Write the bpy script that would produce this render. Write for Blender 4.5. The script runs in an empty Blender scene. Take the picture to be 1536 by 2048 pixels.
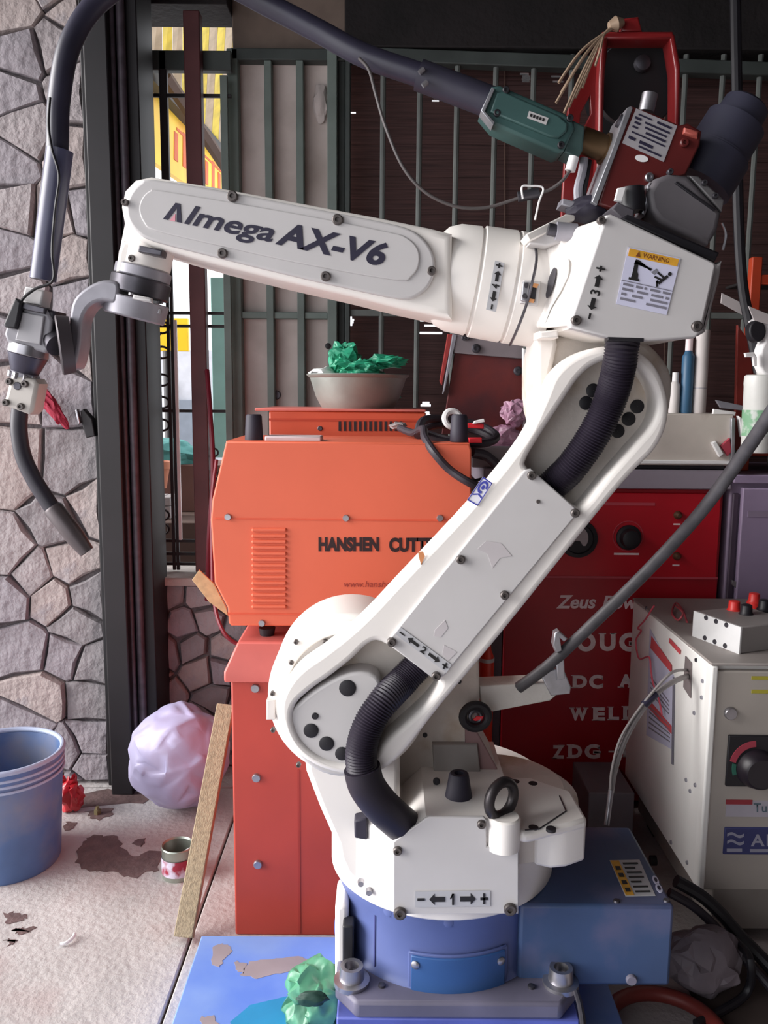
import bpy, bmesh, math, random
from mathutils import Vector, Matrix, noise
R = math.radians
S = bpy.context.scene
COL = S.collection
# ------------------------------------------------------------------ camera, sky, sun, exposure
ZC = 1.15                      # eye height
F = 1700.0                     # focal length in pixels of the 1536x2048 frame
PITCH, ROLL = R(8.0), R(0.47)
cam_d = bpy.data.cameras.new('camera'); cam = bpy.data.objects.new('camera', cam_d); COL.objects.link(cam)
cam_d.sensor_fit = 'VERTICAL'; cam_d.sensor_height = 36.0; cam_d.lens = 36.0 * F / 2048.0
cam_d.clip_start = 0.02; cam_d.clip_end = 200
CR = Matrix.Rotation(math.pi/2 - PITCH, 3, 'X') @ Matrix.Rotation(ROLL, 3, 'Z')
cam.matrix_world = Matrix.Translation((0, 0, ZC)) @ CR.to_4x4()
S.camera = cam
W = bpy.data.worlds.new('overcast_sky'); S.world = W; W.use_nodes = True
wn = W.node_tree.nodes; wl = W.node_tree.links
wn['Background'].inputs['Color'].default_value = (0.93, 0.95, 1.0, 1)
wn['Background'].inputs['Strength'].default_value = 1.75
sun_d = bpy.data.lights.new('hazy_sun', 'SUN'); sun = bpy.data.objects.new('hazy_sun', sun_d); COL.objects.link(sun)
sun_d.energy = 6.4; sun_d.angle = R(50); sun_d.color = (1.0, 0.97, 0.95)
sun.rotation_euler = Vector((0.95, 0.10, -0.33)).to_track_quat('-Z', 'Y').to_euler()
S.view_settings.view_transform = 'Standard'; S.view_settings.look = 'None'
S.view_settings.gamma = 1.0; S.view_settings.use_curve_mapping = False
S.view_settings.exposure = 0.25
S.cycles.max_bounces = 8

# ------------------------------------------------------------------ helpers
def ray(px, py):
    return CR @ Vector(((px-768)/F, -(py-1024)/F, -1.0))
def P(px, py, Y):
    d = ray(px, py); return Vector((0, 0, ZC)) + d*(Y/d.y)
def PX(px, py, X):
    d = ray(px, py); return Vector((0, 0, ZC)) + d*(X/d.x)
def PZ(px, py, Z):
    d = ray(px, py); return Vector((0, 0, ZC)) + d*((Z-ZC)/d.z)
def T(*pts): return [P(*p) for p in pts]
def mpp(py, Y):                # metres per pixel at plane Y
    return (P(769, py, Y) - P(768, py, Y)).length

def lin(c):
    out = []
    for v in c[:3]:
        v /= 255.0
        out.append(v/12.92 if v <= 0.04045 else ((v+0.055)/1.055)**2.4)
    return (*out, 1)
MATS = {}
def M(name, rgb, rough=0.5, metal=0.0, var=0.12, scale=9.0, bump=0.0, bscale=60.0, alt=None, alt_at=0.62, alt_w=0.04, alt_scale=6.0, spec=0.5, coat=0.0, stretch=None, trans=0.0):
    if name in MATS: return MATS[name]
    m = bpy.data.materials.new(name); m.use_nodes = True
    n = m.node_tree.nodes; l = m.node_tree.links; b = n['Principled BSDF']
    b.inputs['Roughness'].default_value = rough; b.inputs['Metallic'].default_value = metal
    b.inputs['Specular IOR Level'].default_value = spec; b.inputs['Coat Weight'].default_value = coat
    if trans: b.inputs['Transmission Weight'].default_value = trans
    tc = n.new('ShaderNodeTexCoord'); src = tc.outputs['Object']
    if stretch:
        mp = n.new('ShaderNodeMapping'); mp.inputs['Scale'].default_value = stretch
        l.new(src, mp.inputs['Vector']); src = mp.outputs['Vector']
    nz = n.new('ShaderNodeTexNoise'); nz.inputs['Scale'].default_value = scale; nz.inputs['Detail'].default_value = 5
    l.new(src, nz.inputs['Vector'])
    rp = n.new('ShaderNodeValToRGB'); c = lin(rgb)
    rp.color_ramp.elements[0].position = 0.3; rp.color_ramp.elements[1].position = 0.7
    rp.color_ramp.elements[0].color = tuple(max(0, v*(1-var)) for v in c[:3]) + (1,)
    rp.color_ramp.elements[1].color = tuple(min(1, v*(1+var)) for v in c[:3]) + (1,)
    l.new(nz.outputs['Fac'], rp.inputs['Fac']); out = rp.outputs['Color']
    if alt:
        n2 = n.new('ShaderNodeTexNoise'); n2.inputs['Scale'].default_value = alt_scale; n2.inputs['Detail'].default_value = 6
        l.new(src, n2.inputs['Vector'])
        r2 = n.new('ShaderNodeValToRGB'); r2.color_ramp.elements[0].position = alt_at-alt_w; r2.color_ramp.elements[1].position = alt_at+alt_w
        l.new(n2.outputs['Fac'], r2.inputs['Fac'])
        mx = n.new('ShaderNodeMixRGB'); mx.inputs['Color2'].default_value = lin(alt)
        l.new(r2.outputs['Color'], mx.inputs['Fac']); l.new(out, mx.inputs['Color1']); out = mx.outputs['Color']
    l.new(out, b.inputs['Base Color'])
    if bump:
        n3 = n.new('ShaderNodeTexNoise'); n3.inputs['Scale'].default_value = bscale; n3.inputs['Detail'].default_value = 6
        l.new(src, n3.inputs['Vector'])
        bp = n.new('ShaderNodeBump'); bp.inputs['Strength'].default_value = bump; bp.inputs['Distance'].default_value = 0.01
        l.new(n3.outputs['Fac'], bp.inputs['Height']); l.new(bp.outputs['Normal'], b.inputs['Normal'])
    MATS[name] = m; return m

def wloc(o):
    v = Vector((0, 0, 0))
    while o: v = v + o.location; o = o.parent
    return v
def put(name, me, mat, parent=None, smooth=35, bevel=0.0, kind=None, label=None, cat=None, group=None, seg=2):
    """link a mesh whose vertices are in world coordinates as one object"""
    if len(me.vertices):
        lo = Vector([min(v.co[i] for v in me.vertices) for i in range(3)])
        hi = Vector([max(v.co[i] for v in me.vertices) for i in range(3)])
        c = (lo+hi)/2
        if parent is None: c.z = lo.z
    else: c = Vector((0, 0, 0))
    me.transform(Matrix.Translation(-c))
    me.materials.clear(); me.materials.append(mat)
    if smooth:
        me.polygons.foreach_set('use_smooth', [True]*len(me.polygons)); me.set_sharp_from_angle(angle=R(smooth))
    o = bpy.data.objects.new(name, me); COL.objects.link(o)
    o.location = c - wloc(parent) if parent else c
    if parent: o.parent = parent
    if bevel:
        b = o.modifiers.new('bevel', 'BEVEL'); b.width = bevel; b.segments = seg; b.limit_method = 'ANGLE'; b.angle_limit = R(40)
    tag(o, label, cat, group, kind); return o
def tag(o, label=None, cat=None, group=None, kind=None):
    if label: o['label'] = label
    if cat: o['category'] = cat
    if group: o['group'] = group
    if kind: o['kind'] = kind
    return o
def thing(name, label, cat, loc, group=None):
    o = bpy.data.objects.new(name, None); COL.objects.link(o); o.location = loc; o.empty_display_size = 0.05
    return tag(o, label, cat, group)
def bm_mesh(bm, name='mesh'):
    bmesh.ops.recalc_face_normals(bm, faces=bm.faces)
    me = bpy.data.meshes.new(name); bm.to_mesh(me); bm.free(); return me
def from_py(vs, fs):
    me = bpy.data.meshes.new('mesh'); me.from_pydata([tuple(v) for v in vs], [], fs)
    bm = bmesh.new(); bm.from_mesh(me); bpy.data.meshes.remove(me); return bm_mesh(bm)

class MB:
    """collects raw geometry for one part"""
    def __init__(s): s.v = []; s.f = []
    def add(s, vs, fs):
        k = len(s.v); s.v += [Vector(v) for v in vs]; s.f += [[i+k for i in f] for f in fs]; return s
    def prism(s, loop, vec):
        n = len(loop); vec = Vector(vec)
        vs = [Vector(p) for p in loop] + [Vector(p)+vec for p in loop]
        fs = [list(range(n)), list(range(2*n-1, n-1, -1))] + [[i, i+n, (i+1) % n+n, (i+1) % n] for i in range(n)]
        return s.add(vs, fs)
    def box(s, x, y, z):
        return s.prism([(x[0], y[0], z[0]), (x[1], y[0], z[0]), (x[1], y[0], z[1]), (x[0], y[0], z[1])], (0, y[1]-y[0], 0))
    def obox(s, c, ax, ay, az):
        c = Vector(c); ax, ay, az = Vector(ax), Vector(ay), Vector(az)
        return s.prism([c-ax-ay-az, c+ax-ay-az, c+ax-ay+az, c-ax-ay+az], ay*2)
    def lathe(s, base, axis, prof, seg=24, cap=True):
        base = Vector(base); a = Vector(axis).normalized()
        u = a.orthogonal().normalized(); w = a.cross(u); k = len(s.v)
        for t, r in prof:
            for i in range(seg):
                th = 2*math.pi*i/seg
                s.v.append(base + a*t + (u*math.cos(th)+w*math.sin(th))*max(r, 1e-5))
        for j in range(len(prof)-1):
            for i in range(seg):
                s.f.append([k+j*seg+i, k+j*seg+(i+1) % seg, k+(j+1)*seg+(i+1) % seg, k+(j+1)*seg+i])
        if cap:
            s.f.append([k+i for i in range(seg)][::-1]); q = k+(len(prof)-1)*seg; s.f.append([q+i for i in range(seg)])
        return s
    def tube(s, pts, r, seg=12, res=6, rib=None, straight=False):
        pts = [Vector(p) for p in pts]
        path = pts if straight or len(pts) < 3 else catmull(pts, res)
        if rib:
            path = resample(path, rib[0]/2)
        k = len(s.v); n = len(path); t0 = (path[1]-path[0]).normalized(); u = t0.orthogonal().normalized()
        for i, p in enumerate(path):
            t = (path[min(i+1, n-1)]-path[max(i-1, 0)]).normalized()
            u = (u - t*u.dot(t)).normalized(); w = t.cross(u)
            rr = r(i/(n-1)) if callable(r) else r
            if rib and i % 2: rr -= rib[1]
            for j in range(seg):
                th = 2*math.pi*j/seg; s.v.append(p + (u*math.cos(th)+w*math.sin(th))*rr)
        for i in range(n-1):
            for j in range(seg):
                s.f.append([k+i*seg+j, k+i*seg+(j+1) % seg, k+(i+1)*seg+(j+1) % seg, k+(i+1)*seg+j])
        s.f.append([k+j for j in range(seg)][::-1]); q = k+(n-1)*seg; s.f.append([q+j for j in range(seg)])
        return s
    def torus(s, c, nrm, R0, r0, seg=28, sg=10, sq=1.0):
        c = Vector(c); a = Vector(nrm).normalized(); u = Vector((0, 0, 1)) - a*a.z
        u = u.normalized() if u.length > 1e-4 else a.orthogonal().normalized()
        w = a.cross(u); k = len(s.v)
        for i in range(seg):
            th = 2*math.pi*i/seg; d = u*math.cos(th)+w*math.sin(th); pc = c+(u*math.cos(th)+w*math.sin(th)*sq)*R0
            for j in range(sg):
                ph = 2*math.pi*j/sg; s.v.append(pc + d*(r0*math.cos(ph)) + a*(r0*math.sin(ph)))
        for i in range(seg):
            for j in range(sg):
                s.f.append([k+i*sg+j, k+i*sg+(j+1) % sg, k+((i+1) % seg)*sg+(j+1) % sg, k+((i+1) % seg)*sg+j])
        return s
    def put(s, name, mat, parent=None, **kw): return put(name, from_py(s.v, s.f), mat, parent, **kw)

def catmull(p, res=6, closed=False):
    out = []; n = len(p); rng = n if closed else n-1
    for i in range(rng):
        if closed: a, b, c, d = p[(i-1) % n], p[i], p[(i+1) % n], p[(i+2) % n]
        else: a, b, c, d = p[max(i-1, 0)], p[i], p[i+1], p[min(i+2, n-1)]
        for k in range(res):
            t = k/res
            out.append(0.5*((2*b) + (c-a)*t + (2*a-5*b+4*c-d)*t*t + (3*b-a-3*c+d)*t*t*t))
    if not closed: out.append(p[-1])
    return out
def resample(path, step):
    out = [path[0]]; acc = 0
    for a, b in zip(path, path[1:]):
        L = (b-a).length; d = step-acc
        while d <= L:
            out.append(a+(b-a)*(d/L)); d += step
        acc = L-(d-step)
    if len(out) % 2 == 0: out.pop()
    return out
def smooth2(pts, res=5): return [(v.x, v.y) for v in catmull([Vector(p) for p in pts], res, True)]
def arc(cx, cy, r, a0, a1, n=12, ry=None):
    ry = ry or r
    return [(cx+r*math.cos(R(a0+(a1-a0)*i/n)), cy+ry*math.sin(R(a0+(a1-a0)*i/n))) for i in range(n+1)]
def circ(cx, cy, r, n=24, ry=None): return arc(cx, cy, r, 0, 360, n, ry)[:-1]

def curve_mesh(loops, depth, bev=0.0, bres=2):
    cu = bpy.data.curves.new('c', 'CURVE'); cu.dimensions = '2D'; cu.fill_mode = 'BOTH'
    for lp in loops:
        sp = cu.splines.new('POLY'); sp.points.add(len(lp)-1)
        for q, (x, y) in zip(sp.points, lp): q.co = (x, y, 0, 1)
        sp.use_cyclic_u = True
    cu.extrude = max(depth/2-bev, 1e-5); cu.bevel_depth = bev; cu.bevel_resolution = bres; cu.offset = -bev
    o = bpy.data.objects.new('c', cu); COL.objects.link(o)
    me = bpy.data.meshes.new_from_object(o.evaluated_get(bpy.context.evaluated_depsgraph_get()))
    bpy.data.objects.remove(o); bpy.data.curves.remove(cu)
    return me
def plate(name, outer, Y, depth, mat, parent=None, holes=(), bev=0.002, sm=0, bres=2, **kw):
    """solid cut along an outline measured on the plane at distance Y, with real thickness going back"""
    lps = [outer] + list(holes)
    if sm: lps = [smooth2(l, sm) for l in lps]
    L = []
    for l in lps:
        w = [P(x, y, Y) for x, y in l]; L.append([(v.x, v.z) for v in w])
    me = curve_mesh(L, depth, bev, bres)
    for v in me.vertices: x, y, z = v.co; v.co = (x, Y+depth/2-z, y)
    kw.setdefault('smooth', 40)
    return put(name, me, mat, parent, **kw)
def pbox(name, x0, y0, x1, y1, Y, depth, mat, parent=None, bevel=0.003, **kw):
    xm, ym = (x0+x1)/2, (y0+y1)/2
    return MB().box((P(x0, ym, Y).x, P(x1, ym, Y).x), (Y, Y+depth), (P(xm, y1, Y).z, P(xm, y0, Y).z)).put(name, mat, parent, bevel=bevel, **kw)
def wbox(name, x, y, z, mat, parent=None, bevel=0.003, **kw): return MB().box(x, y, z).put(name, mat, parent, bevel=bevel, **kw)
def rod(name, a, b, r, mat, parent=None, r1=None, seg=16, **kw):
    a = Vector(a); b = Vector(b)
    return MB().lathe(a, b-a, [(0, r), ((b-a).length, r if r1 is None else r1)], seg).put(name, mat, parent, **kw)
def tube(name, pts, r, mat, parent=None, seg=12, res=6, rib=None, **kw):
    return MB().tube(pts, r, seg, res, rib).put(name, mat, parent, **kw)
def bolt(px, py, Y, rp, mat, parent, name='bolt', h=0.005):
    r = rp*mpp(py, Y); c = P(px, py, Y)
    return MB().lathe(c, (0, -1, 0), [(-0.004, r), (h*.7, r), (h, r*.8), (h, r*.45), (h*.35, r*.42), (h*.3, .0002)], 14, cap=False).put(name, mat, parent)
def disc(px, py, Y, rp, mat, parent, name='plug', h=0.002, d=0.003):
    r = rp*mpp(py, Y)
    return MB().lathe(P(px, py, Y), (0, -1, 0), [(-d, r), (h*.6, r), (h, r*.85), (h, .0002)], 18, cap=False).put(name, mat, parent)
def bil(q, u, v):
    tl, tr, br, bl = [Vector(p) for p in q]
    return (bl*(1-u)+br*u)*(1-v) + (tl*(1-u)+tr*u)*v
def decal(name, q, polys, mat, parent, out=(0, -1, 0), th=0.0007, lift=0.0):
    """thin printed pieces laid on a face; q = four world corners tl,tr,br,bl, polys in the unit square"""
    b = MB(); o = Vector(out).normalized()
    for pl in polys: b.prism([bil(q, u, v)+o*(lift+th) for u, v in pl], -o*th)
    return b.put(name, mat, parent, smooth=0)
def rect(u0, v0, u1, v1): return [(u0, v0), (u1, v0), (u1, v1), (u0, v1)]
def text_mesh(s, shear=0.0, bold=0.0, space=1.0):
    cu = bpy.data.curves.new('t', 'FONT'); cu.body = s; cu.shear = shear; cu.offset = bold; cu.space_character = space; cu.resolution_u = 4
    o = bpy.data.objects.new('t', cu); COL.objects.link(o)
    me = bpy.data.meshes.new_from_object(o.evaluated_get(bpy.context.evaluated_depsgraph_get()))
    bpy.data.objects.remove(o); bpy.data.curves.remove(cu); return me
def text(name, s, q, mat, parent, out=(0, -1, 0), lift=0.0012, shear=0.0, bold=0.02, space=1.0, cap=None):
    """flat lettering filling the quad q (bounding box of the word, or baseline to cap height when cap is given)"""
    me = text_mesh(s, shear, bold, space)
    xs = [v.co.x for v in me.vertices]; ys = [v.co.y for v in me.vertices]
    x0, x1 = min(xs), max(xs); y0, y1 = (min(ys), max(ys)) if not cap else (0, 0.7)
    o = Vector(out).normalized()
    for v in me.vertices: v.co = bil(q, (v.co.x-x0)/(x1-x0), (v.co.y-y0)/(y1-y0)) + o*lift
    return put(name, me, mat, parent, smooth=0)
def Q(Y, tl, tr, br, bl): return [P(*tl, Y), P(*tr, Y), P(*br, Y), P(*bl, Y)]
def crumple(name, c, rad, mat, seed=0, amp=0.25, sub=4, freq=2.2, flat=None, parent=None, smooth=24, **kw):
    """film or cloth pushed into creases: flat facets between sharp folds"""
    rn = random.Random(seed*31+7); n = {2: 26, 3: 60, 4: 190, 5: 300}[sub]
    bm = bmesh.new()
    for i in range(n):
        z = 1-2*(i+.5)/n; a = i*2.39996+rn.uniform(-.5, .5); r = math.sqrt(1-z*z)
        bm.verts.new((r*math.cos(a), r*math.sin(a), z+rn.uniform(-.04, .04)))
    g = bmesh.ops.convex_hull(bm, input=bm.verts)
    off = Vector((seed*7.3, seed*3.1, seed*1.7)); c = Vector(c)
    for v in bm.verts:
        d = v.co.normalized(); k = amp*(noise.noise(d*freq+off)*.9+rn.uniform(-.45, .35))
        v.co = d*(1+k)
    bmesh.ops.subdivide_edges(bm, edges=bm.edges, cuts=2, use_grid_fill=True, smooth=.35)
    for v in bm.verts:
        v.co += v.co.normalized()*amp*.10*noise.noise(v.co*7+off)
        v.co = Vector((v.co.x*rad[0], v.co.y*rad[1], v.co.z*rad[2])) + c
        if flat is not None and v.co.z < flat: v.co.z = flat + (v.co.z-flat)*0.02
    return put(name, bm_mesh(bm), mat, parent, smooth=smooth, **kw)
def voronoi(seeds, rectb, gap):
    x0, x1, y0, y1 = rectb; out = []
    for i, s in enumerate(seeds):
        poly = [Vector(p) for p in ((x0, y0), (x1, y0), (x1, y1), (x0, y1))]
        for j, t in enumerate(seeds):
            if i == j: continue
            d = Vector(t)-Vector(s)
            if d.length < 1e-6: continue
            n = d.normalized(); lim = (Vector(s)+d*.5).dot(n)-gap/2; new = []
            for a, b in zip(poly, poly[1:]+poly[:1]):
                da, db = a.dot(n)-lim, b.dot(n)-lim
                if da <= 0: new.append(a)
                if (da < 0) != (db < 0) and abs(da-db) > 1e-9: new.append(a+(b-a)*(da/(da-db)))
            poly = new
            if len(poly) < 3: break
        if len(poly) >= 3: out.append((s, poly))
    return out
# ------------------------------------------------------------------ materials
m_stone = [M('stone_a', (160, 151, 152), .85, bump=1.0, bscale=38, var=.16, scale=14), M('stone_b', (146, 139, 144), .85, bump=1.1, bscale=30, var=.2, scale=10),
           M('stone_c', (168, 155, 152), .85, bump=.8, bscale=44, var=.14, scale=16, alt=(150, 146, 152)), M('stone_d', (138, 132, 134), .9, bump=1.3, bscale=26, var=.22, scale=12)]
m_mortar = M('mortar', (118, 110, 112), .95, bump=.8, bscale=80)
m_concrete = M('concrete', (182, 177, 175), .9, var=.12, scale=7, bump=.35, bscale=70, alt=(176, 164, 162), alt_at=.56, alt_w=.06, alt_scale=4.0)
m_dark = M('dark_paint', (24, 20, 24), .55, var=.3)
m_black = M('black_plastic', (26, 24, 30), .5, var=.2)
m_lintel = M('dark_timber', (28, 23, 24), .85, var=.4, bump=.3)
m_ceil = M('ceiling_board', (46, 40, 42), .9, var=.3)
m_sheet = M('door_sheet', (206, 192, 186), .65, var=.08, scale=5, alt=(170, 156, 148), alt_w=.15)
m_green = M('green_frame_paint', (116, 128, 122), .55, var=.18)
m_greendk = M('dark_green_frame_paint', (64, 70, 68), .6, var=.25)
m_oxide = M('red_oxide_paint', (96, 52, 54), .6, var=.2)
m_blind = M('bamboo', (80, 54, 52), .7, var=.4, scale=40, stretch=(.15, 1, 6))
m_bar = M('window_bar_paint', (100, 104, 101), .6, var=.25)
m_steel = M('steel', (165, 163, 168), .35, .9, var=.2, scale=30)
m_steeld = M('dark_steel', (84, 82, 88), .42, .8, var=.3, scale=30)
m_white = M('white_paint', (232, 230, 230), .5, var=.05)
m_teal = M('teal_paint', (160, 214, 206), .6, var=.12)

# ------------------------------------------------------------------ the setting
def struct(o): o['kind'] = 'structure'; return o
fl = struct(wbox('floor', (-3.2, 2.6), (-3.0, 3.6), (-0.10, -0.012), M('joint_dirt', (70, 62, 60), .95), bevel=0))
jx = PZ(350, 1965, 0).x
for (x0, x1) in ((-3.2, -1.43), (-1.425, jx-.003), (jx+.003, 1.0), (1.006, 2.6)):
    for (y0, y1) in ((-3, .2), (.206, 2.35) if x0 > -1.43 else (.206, 1.78), (2.356, 3.6) if x0 > -1.43 else (1.786, 3.6)):
        wbox('slab', (x0, x1), (y0, y1), (-.05, 0), m_concrete, fl, bevel=.003)
m_wet = M('damp_stain', (104, 84, 82), .6, var=.25, scale=30, bump=.3)
def floor_patch(name, pts, mat, parent, z, th=.0012, seed=1, rough=.006):
    r_ = random.Random(seed); w = [PZ(x, y, z) for x, y in pts]; o = []
    for a, b in zip(w, w[1:]+w[:1]):
        for t in (0, .25, .5, .75): o.append(a+(b-a)*t+Vector((r_.uniform(-rough, rough), r_.uniform(-rough, rough), 0)))
    return MB().prism(o, (0, 0, th)).put(name, mat, parent, smooth=0)
for i, pts in enumerate(([(150, 1708), (166, 1684), (182, 1672), (208, 1672), (236, 1674), (244, 1694), (268, 1716), (302, 1702), (322, 1704), (316, 1742), (286, 1746), (270, 1758), (246, 1752), (222, 1742), (196, 1744), (162, 1738)],
    [(8, 1828), (30, 1824), (54, 1832), (44, 1842), (16, 1848)], [(24, 1860), (44, 1856), (68, 1856), (60, 1866), (32, 1868)], [(8, 1882), (24, 1878), (32, 1884), (18, 1890)], [(172, 1622), (226, 1616), (224, 1630), (196, 1640), (176, 1634)], [(128, 1645), (150, 1646), (148, 1658), (130, 1660)], [(266, 1682), (292, 1678), (284, 1694), (270, 1690)], [(124, 1596), (220, 1578), (300, 1586), (290, 1606), (180, 1612), (128, 1622)])):
    floor_patch('stain', pts, m_wet, fl, 0, seed=i)
# wall of flagstones on the left
YW = 2.38
xr = P(203, 1000, YW).x
wl_ = struct(wbox('wall_left', (-3.2, xr-.005), (YW+.015, YW+.24), (0, 2.75), m_mortar, bevel=0))
seeds = [(20,20),(150,20),(40,110),(120,95),(20,190),(150,170),(50,260),(15,330),(150,330),(30,420),(110,430),(170,420),
 (15,500),(140,520),(40,590),(165,600),(20,680),(175,700),(30,770),(128,770),(140,940),(30,930),(120,1040),(180,1010),
 (15,1110),(145,1130),(60,1152),(20,1190),(105,1200),(180,1190),(55,1295),(150,1250),(128,1310),(185,1330),(85,1395),(178,1400),(60,1450),
 (180,1480),(130,1500),(185,1535),(90,1560),(150,1580)]
rnd = random.Random(4)
ws = [(P(x, y, YW).x, P(x, y, YW).z) for x, y in seeds]
x = -3.1
while x < P(-30, 1000, YW).x:
    z = .1
    while z < 2.7:
        ws.append((x+rnd.uniform(-.08, .08), z+rnd.uniform(-.07, .07))); z += .24
    x += .25
z = P(20, -60, YW).z
while z < 2.7:
    for k in range(3): ws.append((P(30+k*70, 0, YW).x+rnd.uniform(-.03, .03), z+rnd.uniform(-.03, .03)))
    z += .16
def stones(seedlist, bounds, gap, Yf, parent, base=.03):
    for s, poly in voronoi(seedlist, bounds, gap):
        h = rnd.uniform(.004, .016); c = sum(poly, Vector((0, 0)))/len(poly)
        pts = []
        for a, b in zip(poly, poly[1:]+poly[:1]):
            if (b-a).length < .012: continue
            pts.append(a)
            if (b-a).length > .09: m_ = (a+b)/2; pts.append(m_+(c-m_)*rnd.uniform(.0, .09))
        if len(pts) < 3: continue
        bm = bmesh.new(); bot = []; mid = []; top = []
        for p in pts:
            j = Vector((rnd.uniform(-.006, .006), rnd.uniform(-.006, .006))); p = p+j*.7
            bot.append(bm.verts.new((p.x, Yf+base, p.y))); mid.append(bm.verts.new((p.x, Yf+.004-h*.5, p.y)))
            q = p+(c-p).normalized()*rnd.uniform(.003, .007)
            top.append(bm.verts.new((q.x, Yf-h+rnd.uniform(-.003, .003), q.y)))
        n = len(pts); cv = bm.verts.new((c.x, Yf-h-rnd.uniform(0, .006), c.y))
        for i in range(n):
            k = (i+1) % n
            bm.faces.new((bot[i], bot[k], mid[k], mid[i])); bm.faces.new((mid[i], mid[k], top[k], top[i])); bm.faces.new((top[i], top[k], cv))
        bm.faces.new(bot)
        put('stone', bm_mesh(bm), rnd.choice(m_stone), parent, smooth=25)
stones(ws, (-3.15, xr-.004, .01, 2.72), .004, YW, wl_)
# low stone wall under the grille
YL = 2.50
xl0, xl1 = P(270, 1300, YL).x, P(500, 1300, YL).x
zs = P(340, 1152, YL).z
lw = struct(wbox('wall_low', (xl0, xl1), (YL+.015, YL+.17), (0, zs-.02), m_mortar, bevel=0))
s2 = [(335,1190),(400,1185),(460,1190),(350,1250),(430,1240),(345,1310),(390,1350),(440,1340),(330,1390),(430,1400),(450,1290),(300,1220),(300,1300),(310,1360),(480,1250),(490,1330),(390,1300),
      (330,1440),(400,1450),(460,1460),(350,1510),(430,1520),(300,1490),(490,1420),(320,1570),(400,1580),(470,1580)]
stones([(P(a+rnd.uniform(-16, 16), b+rnd.uniform(-14, 14), YL).x, P(a, b+rnd.uniform(-10, 10), YL).z) for a, b in s2], (xl0, xl1, .01, zs-.03), .008, YL, lw)
wbox('sill', (xl0, xl1), (YL-.03, YL+.18), (zs-.025, zs), M('sill_cement', (176, 166, 160), .9, bump=.5), lw, bevel=.004)
# dark steel column between the stone wall and the grille
YC = 2.30
def pxw(px, Y, py=1000): return P(px, py, Y).x
tr = struct(wbox('trim_1', (pxw(200, YC), pxw(246, YC)), (YC, YC+.16), (0, 2.75), m_dark, bevel=.004))
wbox('web', (pxw(246, YC), pxw(292, YC)), (YC+.05, YC+.20), (0, 2.75), m_dark, tr)
for px, w in ((254, .008), (271, .011)):
    xx = pxw(px, YC+.03); MB().lathe((xx, YC+.035, 0), (0, 0, 1), [(0, w), (2.75, w)], 12).put('rail', M('worn_dark_paint', (66, 58, 66), .45, var=.3, scale=50), tr)  # bright edge reflections put in as round bars of lighter grey
wbox('flange', (pxw(192, YC+.05), pxw(200, YC)), (YC+.06, YC+.16), (0, 2.75), m_dark, tr)
# back wall: timber lintel over the door and window, wall under the window, frames
YB = 2.62
lint = struct(wbox('wall_back', (pxw(690, YB, 60), 2.6), (YB-.02, YB+.3), (P(900, 100, YB).z, 2.75), m_lintel, bevel=.004))
wbox('lower_wall', (pxw(688, YB), 2.6), (YB+.02, YB+.3), (0, P(900, 1015, YB).z-.02), M('plaster_dark', (110, 100, 98), .9), lint)
wbox('door_head', (pxw(462, YB, 60), pxw(690, YB, 60)), (YB+.02, YB+.2), (P(560, 98, YB).z, 2.75), M('brown_board', (120, 104, 94), .8, var=.25), lint)
wbox('grille_head', (pxw(284, YB, 60), pxw(462, YB, 60)), (YB-.06, YB+.1), (P(370, 26, YB).z, 2.75), m_lintel, lint)
wr = struct(wbox('wall_right', (1.50, 1.62), (-1.5, 2.9), (0, 2.75), M('dark_wall', (44, 36, 38), .9, var=.3), bevel=0))
wf_ = struct(wbox('wall_front', (-.45, 1.62), (-1.62, -1.5), (0, 2.75), M('dark_wall', (0, 0, 0)), bevel=0))  # unseen wall behind the camera, added to block light from front right
ce = struct(wbox('ceiling', (-1.75, 2.6), (-1.6, 2.92), (2.55, 2.65), m_ceil, bevel=0))
for k in range(7):
    yy = -1.1+k*.62; wbox('joist', (-1.75, 1.5), (yy, yy+.06), (2.43, 2.55), m_lintel, ce, bevel=.003)
# sheet-metal door with flat bars
dr = struct(pbox('door_1', 470, 96, 690, 1290, YB+.03, .02, m_sheet, bevel=.001))
pbox('post', 462, 96, 484, 1290, YB-.01, .05, m_green, dr)
pbox('post', 655, 96, 674, 1290, YB-.03, .06, m_green, dr)
pbox('post', 674, 96, 690, 1290, YB+.0, .05, m_greendk, dr)  # deeper side of the post, its shade put in as darker green
pbox('top_rail', 462, 96, 690, 120, YB-.01, .05, m_greendk, dr)
for px in (540, 601): pbox('flat_bar', px-6, 120, px+8, 1290, YB-.012, .045, m_green, dr, bevel=.002)
pbox('cross_bar', 484, 624, 655, 637, YB-.004, .036, m_green, dr, bevel=.002)
disc(553, 790, YB+.03, 9, m_steeld, dr, 'latch', h=.01); disc(656, 692, YB-.03, 6, m_dark, dr, 'keyhole')
crumple('taped_paper', P(640, 205, YB+.02), (.022, .012, .055), M('paper_scrap', (188, 176, 172), .8), 5, .4, 3, parent=dr)
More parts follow.
